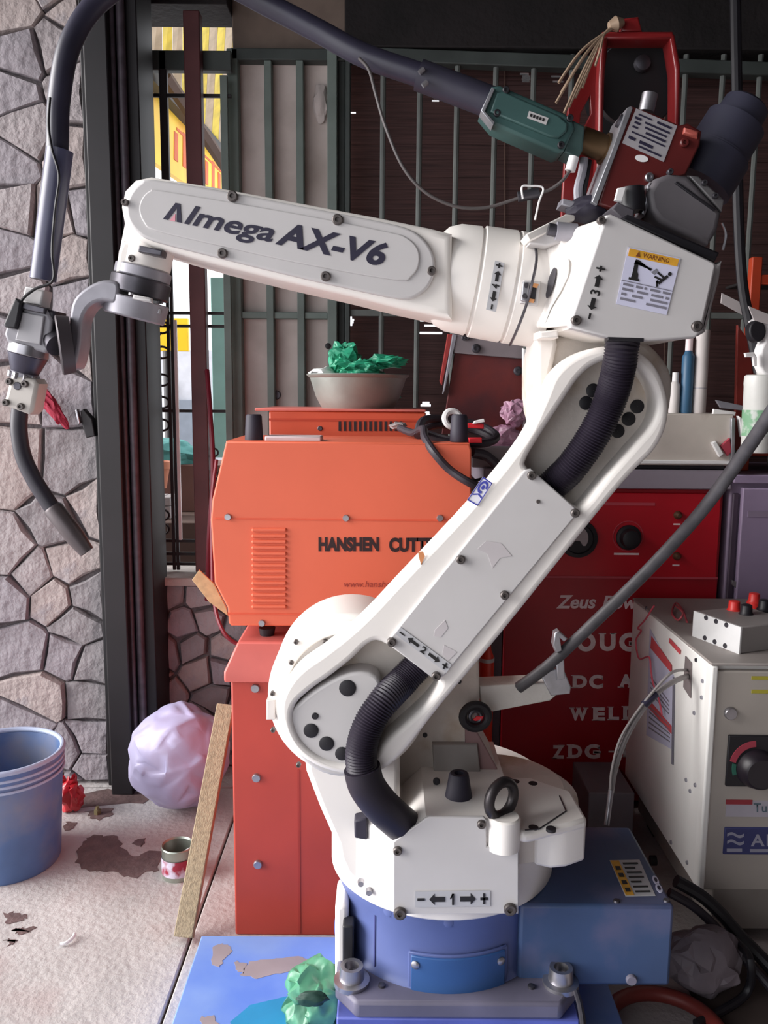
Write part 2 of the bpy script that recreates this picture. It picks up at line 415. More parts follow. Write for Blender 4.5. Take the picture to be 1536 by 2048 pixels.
# barred window with a bamboo blind
wd = struct(MB().prism(T((690, 92, YB-.02), (1760, 131, YB-.02), (1760, 159, YB-.02), (690, 119, YB-.02)), (0, .045, 0)).put('window_1', m_greendk, bevel=.003))
pbox('jamb', 690, 100, 700, 1010, YB-.015, .04, m_greendk, wd)
for px in (765, 839, 914, 991, 1067, 1143, 1219, 1295, 1371, 1446, 1520, 1596, 1672):
    a = P(px+2, 110, YB); b = P(px-4, 990, YB)
    rod('window_bar', (a.x, YB, a.z), (a.x, YB, .44), .0082, m_bar, wd, seg=8)
pbox('cross_bar', 690, 623, 1730, 636, YB-.006, .012, m_bar, wd, bevel=.002)
pbox('sill_bar', 690, 985, 1730, 1010, YB-.02, .05, m_greendk, wd)
YBL = YB+.11
bl = thing('bamboo_blind', 'brown bamboo slat blind hanging behind the barred window', 'blind', (P(1100, 130, YBL).x, YBL, P(1100, 1000, YBL).z))
gaps = [(853,878,188,212),(1022,1052,146,176),(1078,1112,142,168),(692,708,632,682),(838,896,636,676),(838,866,806,842),(690,720,224,230),(690,704,770,800)]
b = MB(); py = 112.0; k = 0
while py < 1000:
    segs = [(686, 1730)]
    for (g0, g1, h0, h1) in gaps:
        if h0 < py < h1 and rnd.random() < .62:
            j0, j1 = g0+rnd.uniform(0, 10), g1-rnd.uniform(0, 12)
            segs = [t for (s0, s1) in segs for t in (((s0, j0), (j1, s1)) if s0 < j0 and j1 < s1 else ((s0, s1),))]
    zc = P(1000, py, YBL).z; h = .0044; yo = rnd.uniform(0, .004)
    for s0, s1 in segs: b.box((P(s0, 700, YBL).x, P(s1, 700, YBL).x), (YBL+yo, YBL+yo+.006), (zc-h, zc+h))
    py += 5.0
b.put('slat', m_blind, bl, smooth=0, kind='stuff')
for px in (1010, 1330): rod('cord', P(px, 112, YBL-.004), P(px, 998, YBL-.004), .0015, M('cord', (120, 96, 84), .9), bl, seg=6)

# ------------------------------------------------------------------ iron grille and what is seen outside through it
YG = 2.56
gr = thing('iron_grille', 'dark iron grille with scrollwork and a red-brown post above the low stone wall', 'grille', (P(370, 1140, YG).x, YG, zs))
m_iron = M('black_iron', (36, 30, 32), .6, var=.3)
pbox('post', 378, 20, 410, 1145, YG-.04, .04, m_oxide, gr, label='red-brown square post')
pbox('header', 280, 100, 462, 140, YG-.0, .03, m_greendk, gr)
pbox('upright', 319, 100, 335, 360, YG, .02, m_iron, gr)
pbox('upright', 284, 20, 292, 1145, YG, .02, m_iron, gr)
pbox('cross_bar', 284, 187, 462, 194, YG+.004, .01, m_iron, gr, bevel=.001)
pbox('cross_bar', 448, 150, 462, 1140, YG, .02, m_green, gr, bevel=.001, label='green side bar')
for y in (626, 652, 822, 1082, 1108, 1128): pbox('cross_bar', 284, y-3, 462, y+3, YG+.004, .01, m_iron, gr, bevel=.001)
for x in (338, 346): pbox('upright', x-3, 360, x+3, 1140, YG+.002, .012, m_iron, gr, bevel=.001)
pbox('upright', 352, 640, 358, 1080, YG-.01, .01, m_white, gr, bevel=.001, label='white flat bar')
for i, cy in enumerate((655, 705, 760, 805, 850, 1030, 1058)):
    for sx, x in ((1, 300), (-1, 324)):
        c = P(x, cy, YG+.006); MB().torus(c, (0, 1, 0), .017, .0035, 18, 6, 1.25).put('scroll', m_iron, gr)
        pts = [P(x, cy+10, YG+.006), P(x+sx*14, cy+24, YG+.006), P(x+sx*4, cy+38, YG+.006)]
        tube('scroll', pts, .0035, m_iron, gr, 6, 4)
for i, cy in enumerate((905, 950, 990)):
    c = P(428, cy, YG+.006); MB().torus(c, (0, 1, 0), .012, .003, 16, 6).put('scroll', m_iron, gr)
# outside
og = struct(wbox('floor_outside', (-4.5, 1.5), (3.61, 9.5), (-.1, -.01), M('street', (150, 145, 142), .9, bump=.3), bevel=0))
sf = thing('shop_building', 'pale grey shop front across the lane behind the grille', 'building', (P(370, 900, 7.4).x, 7.5, 0))
pbox('wall', 180, 700, 560, 1100, 7.4, .2, M('shop_wall', (190, 192, 200), .8), sf)
pbox('shutter', 290, 760, 344, 1010, 7.36, .03, M('shop_shutter', (214, 216, 224), .6), sf)
pbox('doorway', 356, 800, 420, 1080, 7.37, .03, M('shop_door', (120, 128, 140), .7), sf)
m_yel = M('yellow_board', (246, 196, 30), .5, var=.12, scale=3, alt=(226, 140, 40), alt_at=.6, alt_w=.06, alt_scale=1.6)
fa = thing('shop_fascia', 'yellow and orange shop fascia sloping away outside the grille', 'sign', P(360, 300, 5.6))
fq = [P(262, 112, 4.4), P(480, 352, 7.2), P(480, 440, 7.2), P(262, 292, 4.4)]
MB().prism(fq, (-.03, .06, 0)).put('board', m_yel, fa, smooth=0)
nrm = (fq[1]-fq[0]).cross(fq[3]-fq[0]).normalized(); nrm = nrm if nrm.y < 0 else -nrm
decal('printed_mark', fq, [rect(.28+.07*i, .22, .31+.07*i, .62+.1*(i % 2)) for i in range(9)]+[rect(.3, .66, .8, .7)], M('orange_print', (206, 92, 36), .6), fa, out=nrm, th=.004)
MB().prism([fq[0]+Vector((0,0,.02)), fq[1]+Vector((0,0,.02)), fq[1]+Vector((0,0,-.06)), fq[0]+Vector((0,0,-.06))], nrm*.06).put('gutter', m_dark, fa)
aw = thing('shop_awning', 'yellow and tan striped awning outside above the fascia', 'awning', P(380, 120, 5))
a0, a1, b0, b1 = P(255, 94, 4.28), P(480, 334, 7.0), P(255, -60, 3.5), P(520, -40, 4.6)
my2, mt2 = M('awning_yellow', (222, 196, 58), .6, var=.2), M('awning_tan', (186, 166, 140), .7, var=.2)
for i in range(14):
    u0, u1 = i/14, (i+.97)/14
    MB().prism([a0.lerp(a1, u0), a0.lerp(a1, u1), b0.lerp(b1, u1), b0.lerp(b1, u0)], (0, 0, .02)).put('strip', my2 if i % 2 else mt2, aw, smooth=0)
pbox('rafter', 250, 112, 270, 130, 4.3, .04, m_dark, aw)
MB().tube([P(330, 150, 4.6), P(458, 345, 5.4)], .035, 6).put('rafter', M('rafter_wood', (84, 66, 58), .8), aw)
tag(pbox('orange_banner', 296, 636, 376, 702, 5.0, .04, m_yel), 'small orange and yellow banner across the lane seen through the scrollwork', 'banner')
rod('post', P(336, 702, 5.02), P(336, 702, 5.02)-Vector((0, 0, P(336, 702, 5.02).z+.01)), .03, m_dark, COL.objects['orange_banner'])
tag(pbox('teal_board', 424, 555, 452, 915, 2.86, .02, m_teal, bevel=.002), 'teal sheet leaning outside beside the green door post', 'board')
tag(crumple('teal_sack', P(320, 903, 3.3)+Vector((0, 0, -.02)), (.16, .12, .075), M('teal_cloth', (84, 150, 146), .8), 3, .2), 'teal cloth sack heaped behind the iron grille', 'sack')
fp = thing('flower_pot', 'terracotta pot seen through the lower grille', 'pot', P(316, 976, 3.0))
c = P(316, 976, 3.0)
MB().lathe(c, (0, 0, 1), [(0, .03), (.07, .042), (.07, .048), (.095, .048), (.095, .04), (.05, .03)], 20).put('body', M('terracotta', (186, 120, 92), .8), fp)
pk = 0
for (x0, y0, x1, y1, nm, lb) in ((305, 995, 322, 1012, 'left upper', 'left block of the upper pair'), (323, 995, 341, 1012, 'r', 'right block of the upper pair'), (305, 1013, 322, 1038, 'l', 'left block of the lower pair'), (323, 1013, 341, 1038, 'r', 'right block of the lower pair')):
    tag(pbox('concrete_block', x0, y0, x1, y1, 3.0, .12, M('block', (166, 160, 160), .9, bump=.5), bevel=.004), 'grey concrete block behind the grille, '+lb, 'block', 'concrete blocks behind the grille')
zbn = P(330, 1038, 3.0).z-.002
tag(wbox('wooden_crate', (P(292, 950, 3.2).x, P(452, 950, 3.2).x), (3.2, 3.45), (zbn, P(320, 925, 3.3).z), M('crate_brown', (112, 78, 70), .8)), 'brown crate outside under the teal sack', 'crate')
tag(wbox('bench', (P(300, 1050, 2.95).x, P(470, 1050, 2.95).x), (2.93, 3.5), (0, P(330, 1038, 3.0).z-.002), M('bench_wood', (92, 72, 64), .8)), 'dark bench outside carrying the concrete blocks', 'bench')
# ------------------------------------------------------------------ the welding robot
m_rob = M('robot_cream', (232, 227, 222), .42, var=.04, scale=6, spec=.5)
m_robp = M('robot_plate', (192, 189, 189), .5, var=.04, scale=8)
m_cast = M('robot_casting', (208, 200, 192), .55, var=.12, scale=12, bump=.12, bscale=90, alt=(176, 152, 122), alt_at=.66, alt_w=.08, alt_scale=9)
m_blue = M('robot_blue', (82, 94, 142), .45, var=.14, scale=5)
m_bluel = M('cover_blue', (46, 82, 134), .42, var=.12, scale=6)
m_hose = M('hose_black', (34, 28, 40), .5, var=.2, spec=.4)
m_rub = M('rubber', (38, 34, 48), .65, var=.2)
m_screw = M('screw', (92, 86, 84), .45, .6, var=.3, scale=80)
m_ink = M('ink', (32, 28, 52), .6, var=.1)
m_inkb = M('black_ink', (24, 22, 24), .6, var=.1)
m_lab = M('label_grey', (178, 178, 182), .6, var=.05)
m_lav = M('label_lavender', (200, 200, 222), .55, var=.05)
m_gold = M('label_orange', (206, 152, 46), .55, var=.2, scale=40)
m_alu = M('aluminium', (178, 178, 184), .38, .75, var=.15, scale=40)
m_grey = M('grey_cast', (150, 148, 156), .5, .3, var=.15, scale=25)
BX, BY = 0.110, 1.455
rb = thing('welding_robot', 'large cream jointed welding robot arm on a blue round base', 'robot', (BX, BY, .15))
# base
FX = BX+.016
b = MB().prism([(FX+sx*(x-.005), BY+sy*y, .152) for x, y, sx, sy in ((.205, .17, -1, -1), (.17, .215, -1, -1), (.17, .215, 1, -1), (.205, .17, 1, -1), (.205, .17, 1, 1), (.17, .205, 1, 1), (.17, .205, -1, 1), (.205, .17, -1, 1))], (0, 0, .030))
fg = b.put('base_flange', M('flange_blue_grey', (96, 93, 110), .55, var=.2, alt=(150, 140, 140)), rb, bevel=.006)
for x, y in ((-.168, -.168), (.168, -.168)):
    c = Vector((FX+x*1.03, BY+y, .182))
    MB().lathe(c, (0, 0, 1), [(-.002, .030), (.006, .030), (.008, .021), (.030, .019), (.030, .012), (.016, .011), (.016, .0002)], 20, cap=False).put('anchor_bolt', m_steel, fg)
    c2 = c+Vector((.05 if x < 0 else -.05, -.01, 0)); MB().lathe(c2, (0, 0, 1), [(-.002, .006), (.004, .006), (.005, .003)], 12).put('pin', m_steeld, fg)
base = MB().lathe((BX, BY, .175), (0, 0, 1), [(0, .196), (.012, .190), (.02, .186), (.118, .186), (.124, .189), (.152, .189)], 72).put('base_drum', m_blue, rb)
# curved access cover on the drum
def drum_patch(name, px0, px1, py0, py1, r, mat, parent, th=.004, n=12):
    """a plate bent round the base drum"""
    q = []
    def hit(px, py):
        d = ray(px, py); a = d.x**2+d.y**2; bb = -2*(d.x*BX+d.y*BY); cc = BX**2+BY**2-r*r
        t = (-bb-math.sqrt(max(0, bb*bb-4*a*cc)))/(2*a); return Vector((0, 0, ZC))+d*t
    A = hit(px0, (py0+py1)/2); B_ = hit(px1, (py0+py1)/2); z1 = hit((px0+px1)/2, py0).z; z0 = hit((px0+px1)/2, py1).z
    t0 = math.atan2(A.y-BY, A.x-BX); t1 = math.atan2(B_.y-BY, B_.x-BX); m = MB(); vs = []; fs = []
    for i in range(n+1):
        th_ = t0+(t1-t0)*i/n
        for rr in (r, r+th):
            for z in (z0, z1): vs.append((BX+rr*math.cos(th_), BY+rr*math.sin(th_), z))
    for i in range(n):
        k = i*4; fs += [[k, k+4, k+5, k+1], [k+2, k+3, k+7, k+6], [k, k+2, k+6, k+4], [k+1, k+5, k+7, k+3]]
    fs += [[0, 1, 3, 2], [n*4, n*4+2, n*4+3, n*4+1]]
    m.add(vs, fs); o = m.put(name, mat, parent, bevel=.0015); return hit, o
hit, fr = drum_patch('cover_frame', 818, 1010, 1908, 2003, .1865, m_blue, base, .005)
hit, cv = drum_patch('access_cover', 824, 1004, 1913, 2000, .187, m_bluel, base, .008)
for px, py in ((833, 1923), (996, 1916), (836, 2008), (998, 2005)):
    c = hit(px, py); n = Vector((c.x-BX, c.y-BY, 0)).normalized()
    MB().lathe(c+n*.006, n, [(0, .007), (.004, .007), (.006, .004)], 12).put('screw', m_steel, base)
for px, py in ((776, 1823), (897, 1845), (698, 1768)):
    c = hit(px, py); n = Vector((c.x-BX, c.y-BY, 0)).normalized()
    MB().lathe(c, n, [(-.002, .008), (.002, .008), (.003, .005)], 12).put('screw', m_blue, base)
drum_patch('seam', 748, 751, 1830, 1975, .1864, M('seam_dark', (52, 58, 110), .7), base, .0012, 2)
# side terminal on the left of the drum
tb = MB().box((BX-.188, BX-.165), (BY-.115, BY-.03), (P(690, 1895, BY).z, .285)).put('side_cover', m_rob, rb, bevel=.008)
MB().box((BX-.174, BX-.155), (BY-.138, BY-.108), (P(690, 1905, BY).z, .262)).put('side_socket', m_black, rb, bevel=.003)
# rear connection box in blue
bx1 = P(1345, 1890, 1.30).x
cb = thing('x', None, None, (0, 0, 0)); bpy.data.objects.remove(cb)
cbx = wbox('connection_box', (BX+.12, bx1), (1.30, 1.56), (P(1200, 1972, 1.30).z, .314), M('box_blue', (56, 76, 112), .5, var=.15, scale=6, alt=(96, 92, 120), alt_at=.62, alt_w=.1), rb, bevel=.006)
lid_q = [PZ(1219, 1721, .3145), PZ(1279, 1720, .3145), PZ(1311, 1792, .3145), PZ(1251, 1793, .3145)]
decal('label', lid_q, [rect(0, 0, 1, 1)], m_lab, cbx, out=(0, 0, 1))
decal('label_band', lid_q, [rect(0.02, .02, .3, .98)], m_gold, cbx, out=(0, 0, 1), lift=.0008)
decal('label_print', lid_q, [rect(.38, .08+.13*i, .38+.5*(1-.3*(i % 3 == 2)), .12+.13*i) for i in range(7)]+[rect(.08, .1+.2*i, .24, .2+.2*i) for i in range(4)], m_inkb, cbx, out=(0, 0, 1), lift=.0016)
s_q = [PZ(1297, 1752, .3145), PZ(1318, 1750, .3145), PZ(1334, 1786, .3145), PZ(1309, 1786, .3145)]
decal('sticker', s_q, [circ(.5, .72, .26, 16), circ(.5, .26, .26, 16)], m_lav, cbx, out=(0, 0, 1))
decal('sticker_mark', s_q, [circ(.5, .72, .13, 12), circ(.5, .26, .13, 12)], m_ink, cbx, out=(0, 0, 1), lift=.0008)
for px, py in ((1233, 1803), (1333, 1802)): MB().lathe(PZ(px, py, .314), (0, 0, 1), [(0, .006), (.003, .005)], 10).put('screw', m_steeld, cbx)
disc(1262, 1958, 1.30, 11, M('worn_bolt', (120, 116, 130), .6), cbx, 'screw', h=.006)
# turret
m_top = m_rob
tdr = MB().lathe((BX, BY, .312), (0, 0, 1), [(0, .196), (.004, .2), (.135, .2), (.145, .194)], 72).put('turret_drum', m_rob, rb)
for px, py in ((722, 1762), (738, 1780)):
    c = P(px, py, 1.30); MB().lathe(c, (0, -1, 0), [(0, .006), (.01, .005)], 10).put('screw', m_steel, tdr)
YT = 1.245
tb_ = plate('turret_body', [(790, 1826), (790, 1692), (852, 1634), (1034, 1637), (1034, 1824)], YT+.006, .30, m_rob, rb, bev=.006)
fp_ = plate('turret_cover', [(787, 1829), (787, 1684), (850, 1638), (858, 1634), (967, 1634), (973, 1640), (973, 1694), (1030, 1694), (1037, 1702), (1037, 1828)], YT, .006, m_robp, rb, bev=.0015)
for px, py, r in ((795, 1701, 9), (963, 1648, 9), (800, 1826, 13), (1020, 1818, 13)): bolt(px, py, YT-.001, r, m_screw, fp_, 'screw')
def arrows(name, q, digit, parent, plate_on=True, mat=None):
    mat = mat or m_inkb
    if plate_on: decal('axis_label', q, [rect(0, 0, 1, 1)], m_lab, parent)
    c = .5
    pol = [rect(.03, .42, .13, .58), [(.19, .5), (.26, .86), (.26, .66), (.40, .66), (.40, .34), (.26, .34), (.26, .14)],
           [(.81, .5), (.74, .14), (.74, .34), (.60, .34), (.60, .66), (.74, .66), (.74, .86)], rect(.87, .42, .97, .58), rect(.905, .16, .935, .84)]
    decal('axis_arrows', q, pol, mat, parent, lift=.0008)
    w_ = .022 if digit == '1' else .045
    qq = [bil(q, .5-w_, .88), bil(q, .5+w_, .88), bil(q, .5+w_, .12), bil(q, .5-w_, .12)]
    if digit == '1': decal('axis_number', q, [rect(.492, .14, .520, .86), [(.492, .86), (.520, .86), (.466, .60), (.466, .50), (.492, .62)]], mat, parent, lift=.0016); return
    text('axis_number', digit, qq, mat, parent, lift=.0016, bold=.03)
arrows('a', Q(YT-.0008, (830, 1783), (980, 1781), (980, 1812), (830, 1814)), '1', fp_)
# eyebolt and boss
bo = MB().lathe(P(1006, 1694, YT+.012), (0, 0, 1), [(0, .026), (.05, .026), (.053, .023)], 28).put('eyebolt_boss', m_rob, rb)
ec = P(1003, 1598, YT+.02)
eb = MB().torus(ec, (.62, -.78, 0), .0275, .0085, 32, 12, 1.0).put('eyebolt', M('black_oxide', (58, 54, 56), .4, .6, var=.3), rb)
MB().lathe(ec+Vector((0, 0, -.05)), (0, 0, 1), [(0, .017), (.012, .017), (.02, .010), (.026, .009)], 20).put('eyebolt_collar', M('black_oxide', (0, 0, 0)), eb)
# lobe on the right of the turret
zt = .470
lob = [PZ(*p, zt) for p in ((985, 1640), (985, 1556), (1060, 1553), (1100, 1567), (1143, 1581), (1175, 1637), (1138, 1648), (1112, 1652), (1067, 1664), (1046, 1667), (1020, 1650))]
lb = MB().prism(lob, (0, 0, -.018)).put('turret_lobe', m_rob, rb, bevel=.006)
MB().prism([PZ(*p_, zt-.001) for p_ in ((1070, 1600), (1143, 1582), (1174, 1637), (1136, 1649), (1104, 1652), (1070, 1645))], (0, 0, -.074)).put('lobe_end', m_rob, rb, bevel=.006)
MB().lathe((BX+.09, BY-.03, .40), (0, 0, 1), [(0, .15), (.05, .145), (.068, .12)], 40).put('turret_dome', m_cast, rb)
for px, py in ((1030, 1563), (1066, 1567), (1067, 1655), (1102, 1657)):
    MB().lathe(PZ(px, py, zt), (0, 0, 1), [(-.004, .008), (.0008, .008), (.001, .0002)], 14, cap=False).put('bolt_hole', m_black, lb)
q3 = [PZ(*p, zt+.0008) for p in ((1119, 1592), (1132, 1622), (1078, 1658), (1050, 1660))]
for a, c in ((q3[0], q3[1]), (q3[1], q3[2]), (q3[2], q3[3])): rod('seam', a, c, .0012, m_steeld, lb, seg=6)
# rubber stoppers
c = PZ(917, 1594, .49)
st = MB().lathe(c, (0, 0, 1), [(-.01, .0225), (.002, .0225), (.04, .016), (.042, .0145), (.042, .008), (.030, .007), (.030, .0002)], 28, cap=False).put('stopper', m_rub, rb)
c = P(722, 1659, 1.30); MB().prism(T((708, 1642, 1.30), (735, 1636, 1.30), (735, 1681, 1.30), (709, 1677, 1.30)), (0, .04, 0)).put('stopper', m_rub, rb, bevel=.003)
disc(873, 1563, 1.36, 7, m_black, rb, 'bolt_hole')
# shoulder column from the drum up to joint two
plate('shoulder', [(600, 1430), (800, 1430), (800, 1640), (790, 1818), (735, 1795), (690, 1748), (676, 1716), (672, 1690), (640, 1618), (612, 1545)], 1.325, .13, m_rob, rb, bev=.010, bres=3)
jd = plate('joint_disc', circ(697, 1392, 163, 64), 1.318, .15, m_rob, rb, bev=.012, bres=3)
plate('joint_rim', circ(697, 1392, 150, 64), 1.310, .02, m_rob, jd, holes=[circ(697, 1392, 124, 48)], bev=.003)
for px, py in ((592, 1284), (650, 1284), (583, 1325), (545, 1387), (546, 1460), (597, 1530)): bolt(px, py, 1.310, 5, m_screw, jd, 'screw', h=.003)
plate('index_notch', [(533, 1400), (550, 1400), (550, 1440), (533, 1440)], 1.308, .03, M('notch_shadowless', (196, 190, 186), .6), jd, bev=.002)  # notch drawn as a raised plate, slightly greyer than the disc
# casting behind the lower arm, with the joint-two motor
plate('shoulder_casting', [(745, 1560), (880, 1395), (900, 1340), (958, 1306), (960, 1405), (935, 1432), (1008, 1562), (1022, 1592), (1010, 1640), (745, 1640)], 1.43, .12, m_cast, rb, bev=.006)
plate('motor_plate', [(930, 1440), (945, 1448), (1010, 1566), (1018, 1592), (960, 1592), (930, 1500)], 1.425, .012, M('plate_rose', (150, 118, 118), .55, var=.15), rb, bev=.002)
plate('motor_cover', [(865, 1490), (955, 1490), (965, 1580), (870, 1580)], 1.415, .02, M('motor_grey', (150, 144, 140), .55, var=.15), rb, bev=.003)
for px, py in ((832, 1467), (850, 1470), (918, 1363)): disc(px, py, 1.43, 5, m_black, rb, 'bolt_hole')
rg = MB().torus(P(951, 1433, 1.40), (.1, -1, .1), .020, .0075, 28, 10, 1.1).put('lifting_ring', m_black, rb)
MB().torus(P(951, 1433, 1.405), (.1, -1, .1), .010, .004, 22, 8).put('inner_ring', m_steeld, rg)
plate('tag', [(945, 1441), (953, 1433), (967, 1433), (963, 1443), (950, 1446)], 1.402, .003, M('signal_red', (226, 40, 52), .5), rg, bev=.0005)
# cable arm behind the lower link
ba = plate('cable_arm', [(958, 1372), (1098, 1366), (1112, 1392), (1100, 1402), (985, 1424), (962, 1405)], 1.44, .05, M('arm_cream', (206, 202, 196), .6, var=.08, bump=.3), rb, bev=.003)
plate('clip_plate', [(1082, 1352), (1098, 1342), (1112, 1338), (1130, 1345), (1142, 1374), (1140, 1388), (1102, 1392)], 1.43, .05, m_alu, ba, bev=.002)
plate('clip_post', [(1112, 1320), (1128, 1314), (1130, 1358), (1114, 1362)], 1.42, .03, m_alu, ba, bev=.002)
plate('clip_hook', [(1106, 1290), (1110, 1266), (1118, 1262), (1136, 1278), (1128, 1284), (1120, 1276), (1124, 1302), (1112, 1306)], 1.41, .02, m_alu, ba, bev=.002)
# lower arm
YK = 1.250
outl = [(700, 1552), (640, 1537), (590, 1503), (562, 1452), (560, 1398), (592, 1345), (650, 1302), (700, 1262), (742, 1222), (800, 1160), (950, 1000), (1045, 880), (1085, 800), (1108, 748), (1150, 711), (1205, 693), (1265, 697), (1312, 732), (1336, 790), (1336, 845), (1312, 898), (1262, 950), (1190, 1035), (1000, 1272), (882, 1412), (806, 1508), (752, 1549)]
lowp = [(762, 1285), (812, 1318), (862, 1352), (878, 1366), (868, 1388), (838, 1422), (776, 1478), (742, 1515), (700, 1530), (645, 1518), (604, 1486), (586, 1446), (590, 1412), (620, 1382), (665, 1350), (705, 1318), (735, 1290)]
upp = [(1056, 936), (1054, 918), (1078, 876), (1128, 800), (1160, 754), (1192, 728), (1235, 718), (1275, 734), (1305, 772), (1314, 812), (1303, 850), (1268, 892), (1215, 952), (1170, 1008), (1150, 1012), (1100, 972)]
arm = plate('lower_arm', outl, YK, .062, m_rob, rb, holes=[smooth2(lowp, 4), smooth2(upp, 4)] if False else [lowp, upp], bev=.009, sm=4, bres=3)
plate('arm_web', [((x-950)*.975+950, (y-1110)*.985+1110) for x, y in outl], YK+.050, .04, m_cast, arm, bev=.004, sm=3)
plate('arm_pad', [(576, 1436), (596, 1408), (640, 1374), (700, 1346), (752, 1352), (764, 1400), (756, 1490), (738, 1530), (694, 1553), (644, 1546), (604, 1518), (580, 1478)], YK+.006, .05, m_robp, arm, bev=.005, sm=3)
for px, py, r in ((695, 1376, 17), (622, 1461, 15), (653, 1487, 15), (684, 1507, 14), (630, 1432, 7), (762, 1417, 15)): disc(px, py, YK+.006, r, m_black, arm, 'hole_plug')
for px, py, r in ((1186, 781, 14), (1172, 806, 14), (1274, 813, 14), (1257, 838, 14), (1235, 862, 14)): disc(px, py, YK+.050, r, m_black, arm, 'hole_plug')
cvp = plate('arm_cover', [(1062, 938), (1156, 1020), (1150, 1034), (890, 1350), (872, 1362), (778, 1290), (780, 1276), (1050, 940)], YK-.006, .008, m_robp, rb, bev=.002)
for px, py in ((1063, 951), (1150, 1026), (921, 1119), (1009, 1190), (783, 1284), (872, 1352)): bolt(px, py, YK-.008, 9, m_screw, cvp, 'screw')
disc(1076, 1003, YK-.006, 4, m_screw, cvp, 'screw')
arrows('a', Q(YK-.0068, (801, 1254), (903, 1329), (893, 1346), (791, 1268)), '2', cvp)
m_worn = M('peeled_label', (186, 180, 182), .7, var=.08)
for pts in ([(955, 1098), (972, 1082), (1002, 1086), (1024, 1112), (1000, 1116), (985, 1136), (975, 1108)], [(870, 1260), (890, 1240), (896, 1256), (882, 1274), (868, 1272)], [(888, 1290), (914, 1304), (896, 1322), (885, 1308)]):
    plate('label_residue', pts, YK-.0066, .0008, m_worn, cvp, bev=0)
# round blue and white sticker on the arm edge
sq = Q(YK-.0006, (966, 953), (985, 966), (955, 1012), (934, 1000))
decal('maker_sticker', sq, [rect(0, 0, 1, 1)], M('sticker_white', (232, 232, 240), .5), arm)
m_sb = M('sticker_blue', (70, 74, 170), .5)
decal('sticker_border', sq, [rect(0, 0, .07, 1), rect(.93, 0, 1, 1), rect(0, 0, 1, .05), rect(0, .95, 1, 1)], m_sb, arm, lift=.0007)
ring = [circ(.5, .68, .36, 20, .24)]
decal('sticker_swoosh', sq, [[(.5+.38*math.cos(t)*s, .68+.25*math.sin(t)*s) for t, s in [(a*.25, 1) for a in range(0, 22)]+[(a*.25, .62) for a in range(21, -1, -1)]], circ(.52, .68, .14, 12, .09), [(.1, .3), (.5, .42), (.9, .36), (.9, .3), (.5, .36), (.12, .25)]], m_sb, arm, lift=.0007)
plate('paint_chip', [(836, 1104), (846, 1103), (850, 1112), (842, 1130), (838, 1116)], YK-.001, .0015, M('chip_orange', (212, 140, 92), .6), arm, bev=0)
# corrugated conduits
hl = tube('lower_conduit', T((872, 1298, 1.292), (845, 1322, 1.286), (806, 1362, 1.272), (768, 1402, 1.246), (736, 1452, 1.236), (722, 1505, 1.232), (726, 1548, 1.232)), .0245, m_hose, rb, 20, 12, rib=(.0040, .0022))
tube('conduit_sleeve', T((724, 1535, 1.232), (734, 1572, 1.234), (762, 1610, 1.246), (794, 1640, 1.268), (824, 1664, 1.292), (846, 1682, 1.32)), .0285, m_hose, hl, 22, 8)
hu = tube('upper_conduit', T((1248, 655, 1.236), (1243, 700, 1.226), (1235, 748, 1.236), (1218, 805, 1.252), (1186, 872, 1.260), (1142, 935, 1.272), (1110, 966, 1.286), (1072, 1004, 1.294)), .0245, m_hose, rb, 20, 12, rib=(.0040, .0022))
# elbow
plate('elbow_drum', smooth2([(1075, 700), (1140, 668), (1250, 660), (1330, 720), (1345, 790), (1310, 880), (1180, 900), (1082, 860)], 4), 1.345, .13, m_cast, rb, bev=.010)
plate('elbow_flange', [(1072, 672), (1112, 664), (1116, 690), (1104, 745), (1100, 850), (1072, 850)], 1.33, .10, m_rob, rb, bev=.008)
YE = 1.18
ecov = [(1213, 430), (1222, 428), (1428, 524), (1432, 532), (1402, 664), (1390, 676), (1300, 681), (1215, 675), (1143, 656), (1139, 648)]
eh = plate('elbow_housing', [((x-1285)*.985+1287, (y-560)*.985+560) for x, y in ecov], YE+.02, .24, m_rob, rb, bev=.014, bres=4)
ec_ = plate('elbow_cover', ecov, YE, .024, m_robp, rb, bev=.003)
for px, py, r in ((1152, 641, 10), (1393, 653, 11), (1202, 441, 8)): bolt(px, py, YE-.001, r, m_screw, ec_, 'screw')
plate('cable_slot', [(1216, 674), (1288, 676), (1288, 683), (1216, 681)], YE-.0005, .02, m_black, ec_, bev=.001)
arrows('a', Q(YE-.0006, (1164, 638), (1190, 526), (1216, 531), (1190, 645)), '3', ec_, False)
wq = Q(YE-.0006, (1256, 494), (1361, 517), (1333, 630), (1232, 608))
wlb = decal('warning_label', wq, [rect(0, 0, 1, 1)], m_lav, ec_)
decal('label_header', wq, [rect(.03, .85, .97, .98)], m_gold, wlb, lift=.0008)
m_brn = M('warning_print', (110, 58, 22), .6)
decal('warning_triangle', wq, [[(.17, .87), (.25, .87), (.21, .96)]], m_brn, wlb, lift=.0016)
text('warning_word', 'WARNING', [bil(wq, .30, .955), bil(wq, .80, .955), bil(wq, .80, .875), bil(wq, .30, .875)], m_brn, wlb, lift=.0016)
rp = [[(.13, .50), (.33, .50), (.33, .46), (.13, .46)], [(.17, .50), (.30, .50), (.29, .58), (.26, .62), (.25, .76), (.18, .76), (.18, .62)], [(.17, .74), (.26, .74), (.50, .71), (.50, .675), (.25, .82), (.19, .82)],
      [(.18, .80), (.52, .72), (.51, .69), (.18, .75)]]
decal('robot_pictogram', wq, rp, m_inkb, wlb, lift=.0008)
decal('gripper_pictogram', wq, [[(.52, .66), (.60, .74), (.64, .70), (.58, .63)]], M('pict_grey', (120, 120, 130), .6), wlb, lift=.0008)
